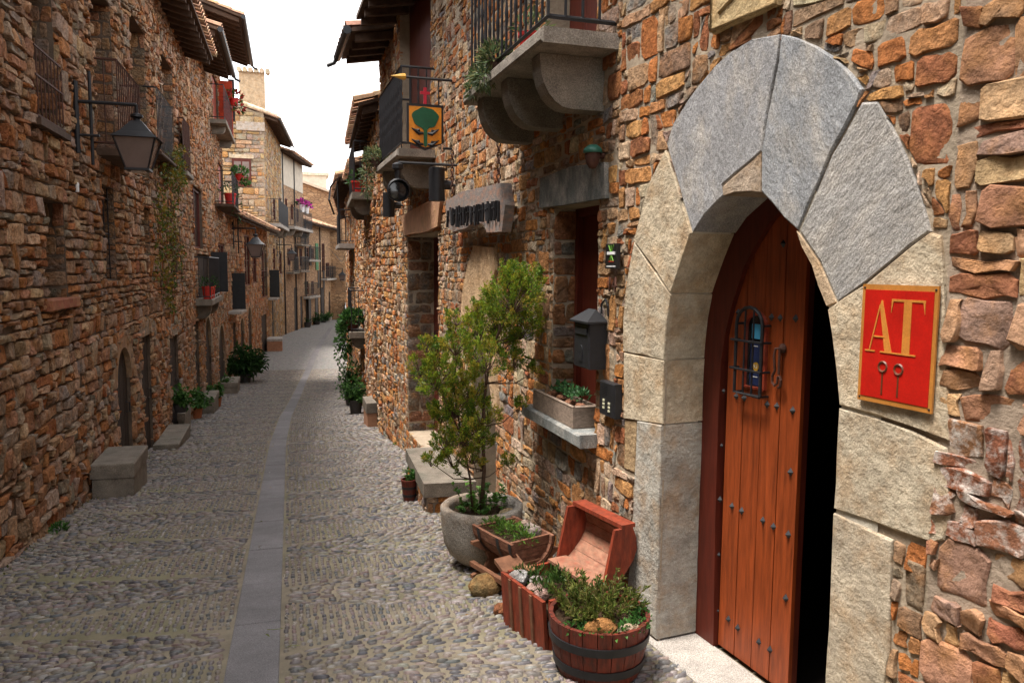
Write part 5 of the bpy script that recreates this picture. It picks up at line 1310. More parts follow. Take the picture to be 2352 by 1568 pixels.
# stone pot with conifer
PC = Vector((1.325, 5.24, road_z(5.24)))
PT = thing('potted_conifer', 'tall sparse yellow-green conifer in a rounded granite pot by the wall', 'potted tree', tuple(PC))
def jit(q): 
    k = 1 + .035*noise.noise(q*5); return Vector((q.x*k, q.y*k, q.z))
part('stone_pot', 'pot_granite', PT, lambda m: m.lathe(PC, [(.001, .0), (.09, .0), (.17, .04), (.24, .11), (.28, .20), (.298, .30), (.30, .40), (.302, .445), (.288, .458), (.245, .452), (.24, .41), (.235, .36)], 32, jit=jit), True)
part('soil', 'soil', PT, lambda m: m.lathe(PC, [(.228, .385), (.12, .40), (.001, .405)], 20), True)
T0 = PC + Vector((-.02, -.03, .385))
blobs = [(1180,690,58),(1212,660,38),(1140,745,48),(1195,755,50),(1100,775,38),(1050,735,22),(1047,800,32),(1012,825,36),(965,850,28),(1003,875,40),(1062,865,42),(1112,835,42),(1232,850,16),(1040,940,48),(1012,962,30),(1080,925,38),(1062,1000,48),(1022,1022,28),(1100,1005,34),(990,1062,18),(1042,1062,28),(1165,1062,15),(1180,835,28),(1150,795,40),(1085,1050,30),(1170,640,28),(1090,715,20),(980,800,18),(1215,720,30),(1120,960,30),(1195,660,40),(1150,700,40),(1060,770,24),(1200,930,16)]
trunk_top = atY(1150, 720, 5.36)
tm = MB()
main = [T0, atY(1112, 1080, 5.12), atY(1108, 980, 5.14), atY(1116, 880, 5.12), atY(1135, 790, 5.12), atY(1165, 700, 5.12)]
tm.tube(main, [.017, .014, .012, .010, .007, .003], 7)
main2 = [T0 + Vector((-.05, .03, 0)), atY(1080, 1100, 5.18), atY(1060, 1000, 5.2), atY(1040, 880, 5.2), atY(1045, 770, 5.2)]
tm.tube(main2, [.010, .008, .007, .005, .003], 6)
fm = MB()
for (x, y_, rr) in blobs:
    Y = 5.12 + r.uniform(-.20, .22); c = atY(x, y_, Y); R = rr/322.0
    src = min(main[1:]+main2[1:], key=lambda q: (q - c).length + (0.6 if q.z > c.z - .05 else 0))
    midp = src.lerp(c, .5) + Vector((r.uniform(-.03, .03), r.uniform(-.03, .03), -.05))
    tm.tube([src, midp, c], [.006, .004, .002], 5)
    ns = int(100 + 1100*(R/.12)**2)
    nsub = max(8, int(30*(R/.12)**2))
    for k in range(nsub):
        v = rdir(r, -.5); e = c + Vector((v.x*R*.9, v.y*R*.9, v.z*R*1.0 + R*.15))
        tm.tube([c - Vector((0, 0, R*.5)), c.lerp(e, .55) - Vector((0, 0, R*.1)), e], [.003, .002, .001], 4, cap=False)
        ax = (e-c).normalized() + Vector((0, 0, .9)); ax.normalize(); L = R*r.uniform(.5, .9)
        hue = r.choice(OLIVE)
        for q in range(int(ns/nsub)+14):
            t = r.random(); p = e + ax*L*(t-.45) + rdir(r)*.020*(1.25-t*.8)
            fm.col = vary(hue if r.random() < .7 else r.choice(OLIVE), r, .3)
            leaf(fm, p, ax + rdir(r)*.8, rdir(r), r.uniform(.013, .028), r.uniform(.005, .008))
tm.build('trunk', 'bark', PT, True); fm.build('crown', 'leaf', PT)
um = MB()
for k in range(26):
    a = r.uniform(0, 6.28); d = r.uniform(.02, .21); b0 = PC + Vector((math.cos(a)*d, math.sin(a)*d, .385)); h = r.uniform(.06, .24)
    e = b0 + Vector((math.cos(a)*r.uniform(0, .12), math.sin(a)*r.uniform(0, .12), h)); um.col = (.10,.13,.03); um.tube([b0, b0.lerp(e, .6)+Vector((0, 0, .02)), e], .002, 4, False)
    for q in range(9):
        um.col = vary(r.choice([(.05,.13,.02), (.07,.17,.025), (.10,.21,.035)]), r, .25); p = b0.lerp(e, r.uniform(.3, 1)); leaf(um, p, rdir(r, -.2), Vector((0, 0, 1)), r.uniform(.025, .06), r.uniform(.025, .05))
um.build('undergrowth', 'leaf', PT)
# stems of dry grass over the rim
rock(PT, PC+Vector((.16, -.14, .42)), .13, .08, .07, (.50,.38,.22), r)
# half barrel on a wooden cradle
class Loc:
    """local box frame standing on the ground: l along, w across, z up from zb"""
    def __init__(s, o, l, zb): s.o = Vector((o[0], o[1], 0)); s.l = Vector((l[0], l[1], 0)).normalized(); s.w = Vector((s.l.y, -s.l.x, 0)); s.zb = zb
    def p(s, l, w, z): return s.o + s.l*l + s.w*w + Vector((0, 0, s.zb+z))
    def box(s, m, l0, l1, w0, w1, z0, z1): return m.hexa([s.p(l0,w0,z0), s.p(l1,w0,z0), s.p(l1,w1,z0), s.p(l0,w1,z0), s.p(l0,w0,z1), s.p(l1,w0,z1), s.p(l1,w1,z1), s.p(l0,w1,z1)])
HBF = Loc((1.30, 4.42), (-.313, .95), road_z(4.65)); TL = .47; wd2 = .36; rad = wd2/2; zt = .385
HBR = thing('half_barrel_planter', 'half barrel trough with iron hoop planted with herbs on a wooden cradle', 'planter', tuple(HBF.p(TL/2, rad, 0)))
mat('barrel_wood', (.15,.062,.036), rough=.8, var=.55, scale=7, stretch=(4, 2, 9), bump=.5, bscale=14, bdist=.006, blotch=(.26,.13,.08), blotch_amt=.6, blotch_scale=6)
mat('stave_wood', (.13,.024,.013), rough=.55, var=.55, scale=6, stretch=(8, 8, 1.0), bump=.4, bscale=14, bdist=.005, blotch=(.045,.022,.018), blotch_amt=.8, blotch_scale=5)
NS = 9
for i in range(NS):
    a0, a1 = math.pi + math.pi*i/NS, math.pi + math.pi*(i+1)/NS
    def stv(m):
        P = []
        for rr in (rad, rad-.022):
            for yy, kk in ((0, .95), (TL/2, 1.0), (TL, .95)):
                for a in (a0+.012, a1-.012): P.append(HBF.p(yy, rad+math.cos(a)*rr*kk, zt+math.sin(a)*rr*kk*1.12))
        m.add(P, [(0,1,3,2),(2,3,5,4),(6,8,9,7),(8,10,11,9),(0,6,7,1),(4,5,11,10),(0,2,8,6),(2,4,10,8),(1,7,9,3),(3,9,11,5)])
    part('stave', 'barrel_wood', HBR, stv)
for yy in (.03, TL-.05):
    for k in range(3):                                  # the end is boarded
        z0, z1 = -rad*1.05*(k+1)/3, -rad*1.05*k/3
        def board(m):
            ws = []
            for z in (z0+.002, (z0+z1)/2, z1-.002): ws.append((math.sqrt(max(0, 1-(z/(rad*1.05))**2))*rad*.92, z))
            pts = [(-w_, z) for w_, z in ws] + [(w_, z) for w_, z in ws[::-1]]; n = len(pts)
            m.add([HBF.p(yy, rad+a, zt+b) for a, b in pts]+[HBF.p(yy+.02, rad+a, zt+b) for a, b in pts], [tuple(range(n)), tuple(range(n, 2*n))[::-1]]+[(q, n+q, n+(q+1) % n, (q+1) % n) for q in range(n)])
        part('end_board', 'barrel_wood', HBR, board)
for yy, kk in ((.018, .965), (.15, .995), (TL-.09, .99)):
    part('hoop', 'iron', HBR, lambda m: m.add([HBF.p(yy+d, rad+math.cos(math.pi+math.pi*k/16)*rad*(kk+.012), zt+math.sin(math.pi+math.pi*k/16)*rad*(kk+.012)*1.12) for d in (-.017, .017) for k in range(17)], [(k, k+1, 18+k, 17+k) for k in range(16)]))
part('soil', 'soil', HBR, lambda m: HBF.box(m, .05, TL-.05, .03, wd2-.03, zt-.07, zt-.045))
fm = MB()
for k in range(6): tuft(fm, HBF.p(lerp(.06, TL-.06, k/5), r.uniform(.07, wd2-.12), zt-.03), .07, .08, .07, 90, .032, .011, [(.09,.17,.03), (.06,.13,.02), (.15,.24,.04)], r, zmin=0)
fm.build('herbs', 'leaf', HBR, kind='stuff')
for k in range(3): rock(HBR, HBF.p(.10+.07*k, wd2-.09+.01*k, zt+.005), .09, .07, .08, (.36,.29,.26), r)
mat('cradle_wood', (.17,.075,.04), rough=.75, var=.45, scale=6, stretch=(3, 3, 3), bump=.4, bscale=20, bdist=.005)
for yy in (.03, TL-.06):
    def side(m):
        out = [(-.21, 0), (-.21, .03), (-.11, .06), (-.075, .13), (-.10, .20), (-.21, .285), (-.21, .31), (-.15, .31), (-.1, .25), (.1, .25), (.15, .31), (.21, .31), (.21, .285), (.10, .20), (.075, .13), (.11, .06), (.21, .03), (.21, 0)]
        n = len(out); P = [HBF.p(yy-.016, rad+x, .035+z*.82) for x, z in out] + [HBF.p(yy+.016, rad+x, .035+z*.82) for x, z in out]
        m.add(P, [tuple(range(n)), tuple(range(n, 2*n))[::-1]] + [(i, n+i, n+(i+1) % n, (i+1) % n) for i in range(n)])
    part('cradle_leg', 'cradle_wood', HBR, side)
part('cradle_rail', 'cradle_wood', HBR, lambda m: HBF.box(m, 0, TL, -.01, .025, .10, .13))
part('cradle_seat', 'cradle_wood', HBR, lambda m: m.hexa([HBF.p(-.08, -.10, .235), HBF.p(-.08, .07, .235), HBF.p(.03, .07, .285), HBF.p(.03, -.10, .285), HBF.p(-.08, -.10, .26), HBF.p(-.08, .07, .26), HBF.p(.03, .07, .31), HBF.p(.03, -.10, .31)]))
for (x, Y, sx, sy, sz, c, lab) in ((1.20, 4.62, .26, .17, .14, (.24,.17,.08), 'mossy squared stone wedged under the barrel cradle'), (1.20, 4.22, .13, .10, .08, (.30,.12,.06), 'reddish stone chock by the chest corner')):
    o = rock(None, (x, Y, road_z(Y)+sz*.38), sx, sy, sz, c, r, name='loose_stone'); tag(o, lab, 'stone', 'stones propping the planters')
# chest planter with open lid
CF_ = Loc((1.252, 3.615), (-.22, .975), road_z(3.85)); CLn, CWd, CH_ = .465, .40, .295
CH = thing('chest_planter', 'old red wooden chest with open lid used as a planter', 'chest', tuple(CF_.p(CLn/2, CWd/2, 0)))
mat('chest_wood', (.21,.036,.015), rough=.6, var=.55, scale=8, stretch=(4, 4, 1.2), bump=.35, bscale=16, bdist=.004, blotch=(.14,.035,.02), blotch_amt=.75, blotch_scale=6)
for k in range(4):
    p0, p1 = CLn*k/4, CLn*(k+1)/4
    part('plank', 'chest_wood', CH, lambda m: m.hexa([CF_.p(p0+.003, .012, -.03), CF_.p(p1-.003, .012, -.03), CF_.p(p1-.003, .034, -.03), CF_.p(p0+.003, .034, -.03), CF_.p(p0+.003, -.012, CH_), CF_.p(p1-.003, -.012, CH_), CF_.p(p1-.003, .010, CH_), CF_.p(p0+.003, .010, CH_)]))
for k in (1, 2, 3):
    p0 = CLn*k/4
    part('batten', 'cradle_wood', CH, lambda m: m.hexa([CF_.p(p0-.012, .002, -.03), CF_.p(p0+.012, .002, -.03), CF_.p(p0+.012, .011, -.03), CF_.p(p0-.012, .011, -.03), CF_.p(p0-.012, -.022, CH_-.004), CF_.p(p0+.012, -.022, CH_-.004), CF_.p(p0+.012, -.013, CH_-.004), CF_.p(p0-.012, -.013, CH_-.004)]))
part('hoop_rail', 'cradle_wood', CH, lambda m: CF_.box(m, -.004, CLn+.004, -.024, -.0125, CH_-.03, CH_+.004)) if False else None
for l0 in (0, CLn-.02): part('end_panel', 'chest_wood', CH, lambda m: CF_.box(m, l0, l0+.02, .036, CWd-.022, -.03, CH_-.002))
part('back_panel', 'chest_wood', CH, lambda m: CF_.box(m, 0, CLn, CWd-.02, CWd, -.03, CH_))
part('soil', 'soil', CH, lambda m: CF_.box(m, .022, CLn-.022, .036, CWd-.022, CH_-.11, CH_-.06))
mat('lid_wood', (.27,.135,.085), rough=.7, var=.4, scale=6, stretch=(3, 3, 8), bump=.4, bscale=14, bdist=.004, blotch=(.26,.07,.04), blotch_amt=.7, blotch_scale=5)
LH = .315; NB2 = 6                                       # lid: curved boards between two end cheeks, leaning on the wall
def lidw(t): return CWd + .03 + .085*math.sin(math.pi*min(1, t*.96)) + .10*t
LD = part('lid', 'chest_wood', CH, lambda m: CF_.box(m, -.012, CLn+.012, lidw(1)-.055, lidw(1)+.035, CH_+LH, CH_+LH+.022))
for k in range(NB2):
    t0, t1 = k/NB2, (k+1)/NB2
    part('lid_board', 'lid_wood', LD, lambda m: m.hexa([CF_.p(.012, lidw(t0), CH_+LH*t0+.0015), CF_.p(CLn-.012, lidw(t0), CH_+LH*t0+.0015), CF_.p(CLn-.012, lidw(t0)+.02, CH_+LH*t0+.0015), CF_.p(.012, lidw(t0)+.02, CH_+LH*t0+.0015), CF_.p(.012, lidw(t1), CH_+LH*t1-.0015), CF_.p(CLn-.012, lidw(t1), CH_+LH*t1-.0015), CF_.p(CLn-.012, lidw(t1)+.02, CH_+LH*t1-.0015), CF_.p(.012, lidw(t1)+.02, CH_+LH*t1-.0015)]))
for l0 in (-.01, CLn-.01):
    def cheek(m):
        pts = [(CWd-.03+.07*t, CH_+LH*t) for t in (0, .5, 1)] + [(lidw(t)+.02, CH_+LH*t) for t in (1, .8, .6, .4, .2, 0)]; n = len(pts)
        m.add([CF_.p(l0, a, b) for a, b in pts]+[CF_.p(l0+.02, a, b) for a, b in pts], [tuple(range(n)), tuple(range(n, 2*n))[::-1]]+[(q, n+q, n+(q+1) % n, (q+1) % n) for q in range(n)])
    part('lid_cheek', 'chest_wood', LD, cheek)
part('lid_ledge', 'lid_wood', LD, lambda m: CF_.box(m, .012, CLn-.012, CWd-.10, CWd+.028, CH_+.004, CH_+.022))
for (l, w, s_, c) in ((.38, .07, .13, (.45,.43,.42)), (.43, .15, .11, (.40,.22,.12)), (.30, .13, .08, (.46,.42,.40)), (.20, .06, .10, (.48,.33,.28)), (.13, .06, .09, (.46,.30,.26))): rock(CH, CF_.p(l, w, CH_-.02), s_, s_*.9, s_*.75, c, r)
fm = MB()
for k in range(6): tuft(fm, CF_.p(r.uniform(.08, .45), r.uniform(.05, .30), CH_-.04), .06, .06, .08, 70, .045, .007, GREENS, r, zmin=0, upb=.6)
fm.build('herbs', 'leaf', CH, kind='stuff')
# barrel tub
BC = Vector((1.455, 3.37, road_z(3.37)))
TB = thing('barrel_tub', 'round cut-down barrel tub with black hoops and a bushy green plant', 'planter', tuple(BC))
NST = 22
for i in range(NST):
    a0, a1 = 2*math.pi*i/NST+.008, 2*math.pi*(i+1)/NST-.008
    def stv(m):
        P = []
        for rr in (0, -.022):
            for (R, z) in ((.205, .0), (.238, .14), (.252, .285)):
                for a in (a0, a1): P.append(BC+Vector((math.cos(a)*(R+rr), math.sin(a)*(R+rr), z)))
        m.add(P, [(0,1,3,2),(2,3,5,4),(6,8,9,7),(8,10,11,9),(4,5,11,10),(0,2,8,6),(2,4,10,8),(1,7,9,3),(3,9,11,5)])
    part('stave', 'stave_wood', TB, stv)
for z, R in ((.19, .2475), (.065, .225)):
    part('hoop', 'iron', TB, lambda m: m.lathe(BC, [(R-.003, z-.02), (R+.002, z-.02), (R+.006, z+.02), (R-.003, z+.02)], 32), 30)
part('soil', 'soil', TB, lambda m: m.lathe(BC, [(.232, .25), (.1, .262), (.001, .265)], 20), True)
fm = MB()
for k in range(60):
    a = r.uniform(0, 6.28); d = .17*r.random()**.5; b0 = BC+Vector((math.cos(a)*d, math.sin(a)*d+.03, .25)); e = b0 + Vector((math.cos(a)*r.uniform(.02, .12), math.sin(a)*r.uniform(.02, .12), r.uniform(.07, .17)))
    fm.col = (.14,.09,.04); fm.tube([b0, b0.lerp(e, .5)+Vector((0, 0, .02)), e], .0018, 4, False)
    for q in range(46):
        fm.col = vary(r.choice([(.11,.15,.025), (.15,.17,.04), (.07,.11,.02), (.19,.18,.05)]), r, .3); leaf(fm, b0.lerp(e, r.uniform(.25, 1))+rdir(r)*.008, (e-b0).normalized()+rdir(r)*.9, rdir(r), r.uniform(.018, .036), r.uniform(.006, .010))
fm.build('bush', 'leaf', TB)
fm = MB()
for k in range(8):
    a = -2.6+k*.36; tuft(fm, BC+Vector((math.cos(a)*.2, math.sin(a)*.2, .27)), .05, .05, .035, 55, .022, .016, [(.05,.15,.03), (.04,.12,.025), (.08,.19,.04)], r, zmin=-.1)
fm.build('ground_cover', 'leaf', TB)
rock(TB, BC+Vector((-.06, -.165, .29)), .17, .09, .085, (.46,.22,.08), r); rock(TB, BC+Vector((.07, -.19, .275)), .12, .06, .05, (.52,.42,.32), r)
# small bucket by the step
def bucket(label, X, Y, R, h, mt, leafcols, n=160, group=None, lf=(.05, .035), spread=1.3, hoops=True, zoff=0.0, pc=None, name='potted_plant', fz=1.0):
    c = Vector((X, Y, road_z(Y)+.012 if zoff == 0 else zoff)); T = thing(name, label, 'potted plant', tuple(c), group)
    def potf(m):
        if pc: m.col = pc
        m.lathe(c, [(.001, 0), (R*.74, 0), (R*.88, h*.5), (R, h*.9), (R*1.06, h*.9), (R*1.06, h), (R*.9, h), (R*.88, h*.85)], 16)
    part('pot', mt, T, potf, 40)
    part('soil', 'soil', T, lambda m: m.lathe(c, [(R*.89, h*.86), (.001, h*.9)], 12), True)
    if hoops:
        for z in (.25, .62): part('hoop', 'iron', T, lambda m: m.lathe(c, [(R*(.77+.23*z), h*z-h*.06), (R*(.80+.23*z), h*z-h*.06), (R*(.82+.22*z), h*z+h*.06), (R*(.77+.22*z), h*z+h*.06)], 16), 30)
    fm = MB()
    for k in range(max(4, n//25)):
        v = rdir(r, .1); e = c + Vector((v.x*R*spread, v.y*R*spread, h*.95+abs(v.z)*R*spread*1.1*fz)); fm.col = (.06,.08,.02); fm.tube([c+Vector((0, 0, h*.85)), c.lerp(e, .6)+Vector((0, 0, h*.3)), e], .003, 4, False)
        for q in range(25):
            fm.col = vary(r.choice(leafcols), r, .3); p = (c+Vector((0, 0, h*.9))).lerp(e, r.uniform(.2, 1.05))+rdir(r)*lf[0]*.6; leaf(fm, p, v*.6+rdir(r)+Vector((0, 0, .1)), Vector((0, 0, 1)), lf[0]*r.uniform(.6, 1.3), lf[1]*r.uniform(.7, 1.2))
    fm.build('foliage', 'leaf', T); return T
LUSH = [(.045,.12,.02), (.06,.15,.03), (.03,.085,.018), (.09,.19,.045)]
DARK = [(.018,.055,.014), (.03,.075,.02), (.012,.04,.01), (.05,.11,.03)]
bucket('small banded bucket of green herbs at the foot of the stone step', 1.16, 7.66, .082, .22, 'stave_wood', LUSH, 220, lf=(.045, .035))
# doorstep block right
SX0 = 1.20
ST = thing('stone_step', 'long granite step with rubble base in front of the tall doorway', 'step', (1.45, 8, road_z(8)))
part('slab', 'granite_dark', ST, lambda m: m.hexa([(SX0, 7.0, -.54), (1.70, 6.95, -.54), (1.69, 8.45, -.54), (1.24, 8.45, -.54), (SX0, 7.0, -.405), (1.70, 6.95, -.405), (1.69, 8.45, -.405), (1.24, 8.45, -.405)]))
part('base', 'mortar', ST, lambda m: (setattr(m, 'col', (.24,.19,.15)), m.hexa([(SX0+.03, 7.03, -1.2), (1.69, 7.0, -1.2), (1.68, 8.42, -1.2), (1.27, 8.42, -1.2), (SX0+.03, 7.03, -.542), (1.69, 7.0, -.542), (1.68, 8.42, -.542), (1.27, 8.42, -.542)])))
FS1 = Frame((SX0+.03, 7.03), (1.27, 8.42), 1); FS2 = Frame((SX0+.03, 7.03), (1.69, 7.0), -1)
for F, L in ((FS1, FS1.L), (FS2, FS2.L)):
    lay_stones(ST, F, rubble_cells(0.01, L, -1.15, -.55, .09, 1.4, .12, .012, [], rng, lambda u: -1.1), PAL_R, rng, (.008, .022), .01, budget=60)
# stone blocks
def block(label, xs, h, mats=('granite_dark',), X0=None, split=.42, depth=None, nm='stone_block', group='stone blocks by the doorways', top='granite_dark'):
    """xs: ground pixel of near-wall corner, near-street corner, far-street corner"""
    q = [ground_at(*p) for p in xs]; Y0, Y1 = q[1].y, max(q[2].y, q[1].y+.35); X1 = (q[1].x+q[2].x)/2; Xw = X0 if X0 is not None else -2.10
    xa, xb = min(Xw, X1), max(Xw, X1); zt_ = road_z((Y0+Y1)/2)+h; zb = road_z(Y1)-.06
    T = thing(nm, label, 'stone block', ((xa+xb)/2, (Y0+Y1)/2, road_z((Y0+Y1)/2)), group)
    zm = lerp(zt_, road_z(Y0), split)
    def slab(m, a, b, e):
        bb = .012; P = []
        for z, i in ((a, 0), (b-bb, 0), (b, bb)):
            for x, y_ in ((xa-e+i, Y0-e+i), (xb+e-i, Y0-e+i), (xb+e-i, Y1+e-i), (xa-e+i, Y1+e-i)): P.append((x+r.uniform(-.006, .006), y_+r.uniform(-.006, .006), z+r.uniform(-.004, .004)))
        m.add(P, [(0,1,5,4),(1,2,6,5),(2,3,7,6),(3,0,4,7),(4,5,9,8),(5,6,10,9),(6,7,11,10),(7,4,8,11),(8,9,10,11)])
    part('top_slab', top, T, lambda m: slab(m, zm+.002, zt_, .0))
    part('base', mats[0], T, lambda m: slab(m, zb, zm-.004, -.014)); return T
block('large two-layer stone block nearest the camera on the left', ((225,1140),(312,1140),(341,1108)), .42)
block('low single stone step in front of the higher block on the left', ((360,1030),(417,1031),(434,1004)), .17, split=.9, top='granite_dark')
block('stone block carrying leafy pots behind the low step', ((372,990),(430,990),(437,978)), .40)
block('stone block between the potted plants further down the left side', ((470,950),(494,950),(503,938)), .42)
block('small stone block right below the dark bushy plant', ((520,905),(545,904),(554,894)), .40)
block('pale brick-red block at the far end of the left row', ((630,806),(648,806),(651,800)), .65, X0=-1.1, mats=('red_block',)) if 'red_block' in M_ else None
mat('red_block', (.34,.17,.10), rough=.9, var=.3, bump=.4)
block('brick-red block with pale top at the far end of the left row', ((630,806),(648,806),(651,800)), .65, X0=-1.1, mats=('red_block',), top='cut_block' if 'cut_block' in M_ else 'granite', split=.2)
block('square stone block in two bands by the right wall beyond the tall doorway', ((884,980),(838,982),(838,972)), .52, X0=1.62, mats=('red_block',))

# ================================================================== left: pots, vine, lanterns
PG = 'potted plants along the street'
def pot_px(label, x, y, R, h, cols, n, lf, mt='pot_clay', spread=2.0, fz=1.0, hoops=False, pc=None):
    q = ground_at(x, y); return bucket(label, q.x, q.y+R, R, h, mt, cols, n, PG, lf, spread, hoops, pc=pc, fz=fz)
mat('pot_clay', (.36,.12,.05), rough=.8, var=.25, bump=.2); mat('pot_dark', (.05,.045,.045), rough=.7, var=.2, bump=.2)
bucket('low leafy plant on the stone block by the left steps', -1.98, 15.3, .13, .16, 'pot_dark', LUSH, 300, PG, (.10, .07), 2.2, False, zoff=road_z(15.2)+.40)
pot_px('leafy plant in a terracotta pot just past the stone blocks', 450, 962, .14, .28, LUSH, 400, (.12, .08), spread=2.4)
pot_px('trailing leafy plant between the two middle blocks', 496, 936, .14, .25, LUSH, 300, (.12, .08), spread=2.2)
pot_px('orange clay pot with a low green plant on the left', 514, 905, .12, .26, LUSH, 220, (.11, .07), spread=2.2)
pot_px('big dark bushy plant with arching leaves on the left', 562, 880, .24, .32, DARK, 1100, (.26, .07), mt='pot_dark', spread=3.0, fz=1.25)
pot_px('blue-grey tub at the foot of the far left house', 707, 752, .28, .38, DARK, 120, (.12, .08), mt='pot_blue' if 'pot_blue' in M_ else 'pot_dark', spread=1.1)
pot_px('round green shrub in a tub before the far ochre house', 728, 746, .30, .25, DARK, 420, (.16, .10), mt='pot_dark', spread=1.9)
pot_px('green shrub next to the arched far door', 744, 741, .26, .2, DARK, 300, (.16, .10), mt='pot_dark', spread=1.9)
pot_px('small shrub in a white tub near the street end', 756, 738, .26, .35, LUSH, 220, (.14, .1), mt='granite', spread=1.4)
pot_px('last green shrub on the left before the parked car', 781, 731, .35, .3, LUSH, 320, (.18, .12), mt='pot_dark', spread=1.8)
# right side far plants
for (lab, u, w, R, h, cols, n, lf, sp_, fz) in (('tub with a mixed flowering shrub beside the square stone block', 4.3, .30, .16, .32, DARK+LUSH, 700, (.10, .04), 1.9, 1.7), ('tall trailing shrub in a dark tub further along the right wall', 6.6, .32, .17, .3, LUSH+DARK, 800, (.11, .045), 2.0, 2.6)):
    q = FR2.p(u, 0, w); bucket(lab, q.x, q.y, R, h, 'pot_dark', cols, n, PG, lf, sp_, False, fz=fz)
pot_px('dark tub with glossy shrub at the right bend', 797, 782, .40, .55, DARK, 600, (.20, .12), mt='pot_dark', spread=1.4, fz=1.3)
def hang_plant(label, F, u, z, w, R, h, n, cols, lf, drop=.4, pot=True, pc=(.45,.02,.015)):
    c = F.p(u, z, w); T = thing('potted_plant', label, 'potted plant', tuple(c), PG)
    if pot:
        part('pot', 'paint', T, lambda m: (setattr(m, 'col', pc), m.lathe(c, [(.001, .0), (R*.75, 0), (R, h), (R*1.08, h), (R*1.08, h*.86), (R*.98, h*.86)][::1], 14)), 40)
        part('soil', 'soil', T, lambda m: m.lathe(c, [(R*.95, h*.9), (.001, h*.94)], 12), True)
    fm = MB(); tuft(fm, c+Vector((0, 0, h*1.1)), R*1.7, R*1.7, R*1.5, n, lf[0], lf[1], cols, r, zmin=-.3)
    if drop: tuft(fm, c+F.n*(R*1.2)+Vector((0, 0, -drop*.4)), R*.9, R*1.3, drop*.7, n//2, lf[0], lf[1], cols, r, zmin=-1, upb=-.4)
    fm.build('foliage', 'leaf', T); return T
SPIKY = [(.10,.14,.06), (.14,.17,.07), (.07,.11,.05), (.20,.20,.09)]
hang_plant('spiky grey-green plant spilling through the near balcony railing', FB, 1.12, 2.957, .40, .07, .08, 520, SPIKY, (.055, .008), .10, pc=(.08,.04,.03))
hang_plant('second spiky plant further along the same near balcony', FB, 1.50, 2.957, .40, .05, .06, 260, SPIKY, (.05, .008), .08, pc=(.08,.04,.03))
hang_plant('red pot with a small plant at the back of the near balcony', FB, .72, 2.957, .30, .07, .16, 100, SPIKY, (.06, .012), 0)
hang_plant('grey-green plant hanging off the far corner of the second balcony', FB, 6.72, 3.002, .46, .09, .10, 420, SPIKY, (.07, .012), .4, pc=(.08,.04,.03))
for k, (u, lab) in enumerate(((19.75, 'left one of two red pots on the low balcony'), (20.35, 'right one of two red pots on the low balcony'))):
    hang_plant(lab, FL, u, h2[2]+.002, .28, .13, .30, 60, DARK, (.08, .04), 0, pc=(.50,.03,.02))
hang_plant('red pot on the balcony slab below the tall louvred shutter', FL, 26.4, k2[2]+.002, .42, .18, .40, 60, DARK, (.12, .05), .5)
hang_plant('red flower box with green leaves on the high balcony of the tallest house', FL, 28.2, k2[2]+1.0, .62, .16, .22, 180, LUSH, (.12, .07), .1)
hang_plant('red flowering pot at the top shutter balcony', FL, 27.5, k1[2]+1.0, .55, .15, .22, 80, [(.30,.02,.02), (.06,.10,.02)], (.14, .08), .2)
hang_plant('red pot on the balcony slab past the second balcony', FR2, 2.7, 3.102, .26, .14, .26, 60, DARK, (.08, .04), 0)
hang_plant('trailing plants on the low balcony of the right far house', FR2, 5.6, .052, .3, .16, .25, 350, LUSH+DARK, (.12, .06), .6, pc=(.12,.03,.02))
hang_plant('climber hanging from the balcony corner on the right far house', FR2, 7.0, -.15, .36, .16, .15, 300, LUSH, (.11, .06), .8, pot=False)
for k, u in enumerate((3.4, 5.0)):
    T = hang_plant(('left', 'right')[k]+' white pot with magenta flowers on the far flower balcony', FL4, u, 5.3, .66, .2, .5, 90, [(.50,.03,.30), (.55,.05,.35), (.05,.10,.03)], (.22, .18), 0, pc=(.7,.7,.7))
# vine on the long house
VN = thing('climbing_vine', 'yellowing vine hanging from the balconies down the long left house', 'vine', tuple(FL.p(15.6, 1.0, .05)))
vm = MB(); vs2 = MB()
for (x, y0, y1, wd_, n) in ((372, 345, 420, 16, 420), (398, 330, 440, 10, 300), (360, 420, 520, 14, 140), (375, 480, 700, 14, 330), (392, 430, 600, 10, 200), (352, 520, 650, 8, 80), (408, 560, 640, 6, 50), (385, 600, 720, 10, 110)):
    for _ in range(n):
        t = r.random(); xx = x + r.gauss(0, wd_*.6); yy = lerp(y0, y1, t); u, z = FL.px(xx, yy)
        w = .03 + .06*r.random() + (.14*r.random() if yy < 430 else 0)
        vm.col = vary(r.choice([(.16,.14,.02), (.09,.12,.02), (.22,.15,.02), (.06,.10,.02), (.12,.07,.02)]), r, .3)
        leaf(vm, FL.p(u, z, w), FL.n*.4+rdir(r)+Vector((0, 0, -.3)), FL.n, r.uniform(.05, .10), r.uniform(.04, .07))
for k in range(9):
    u = r.uniform(14.2, 17.2); z = 3.4; pts = []
    while z > r.uniform(.2, 1.4): pts.append(FL.p(u, z, .045)); z -= .3; u += r.uniform(-.1, .1)
    if len(pts) > 1: vs2.tube(pts, .006, 4)
vs2.build('stems', 'bark', VN, kind='stuff'); vm.build('foliage', 'leaf', VN)
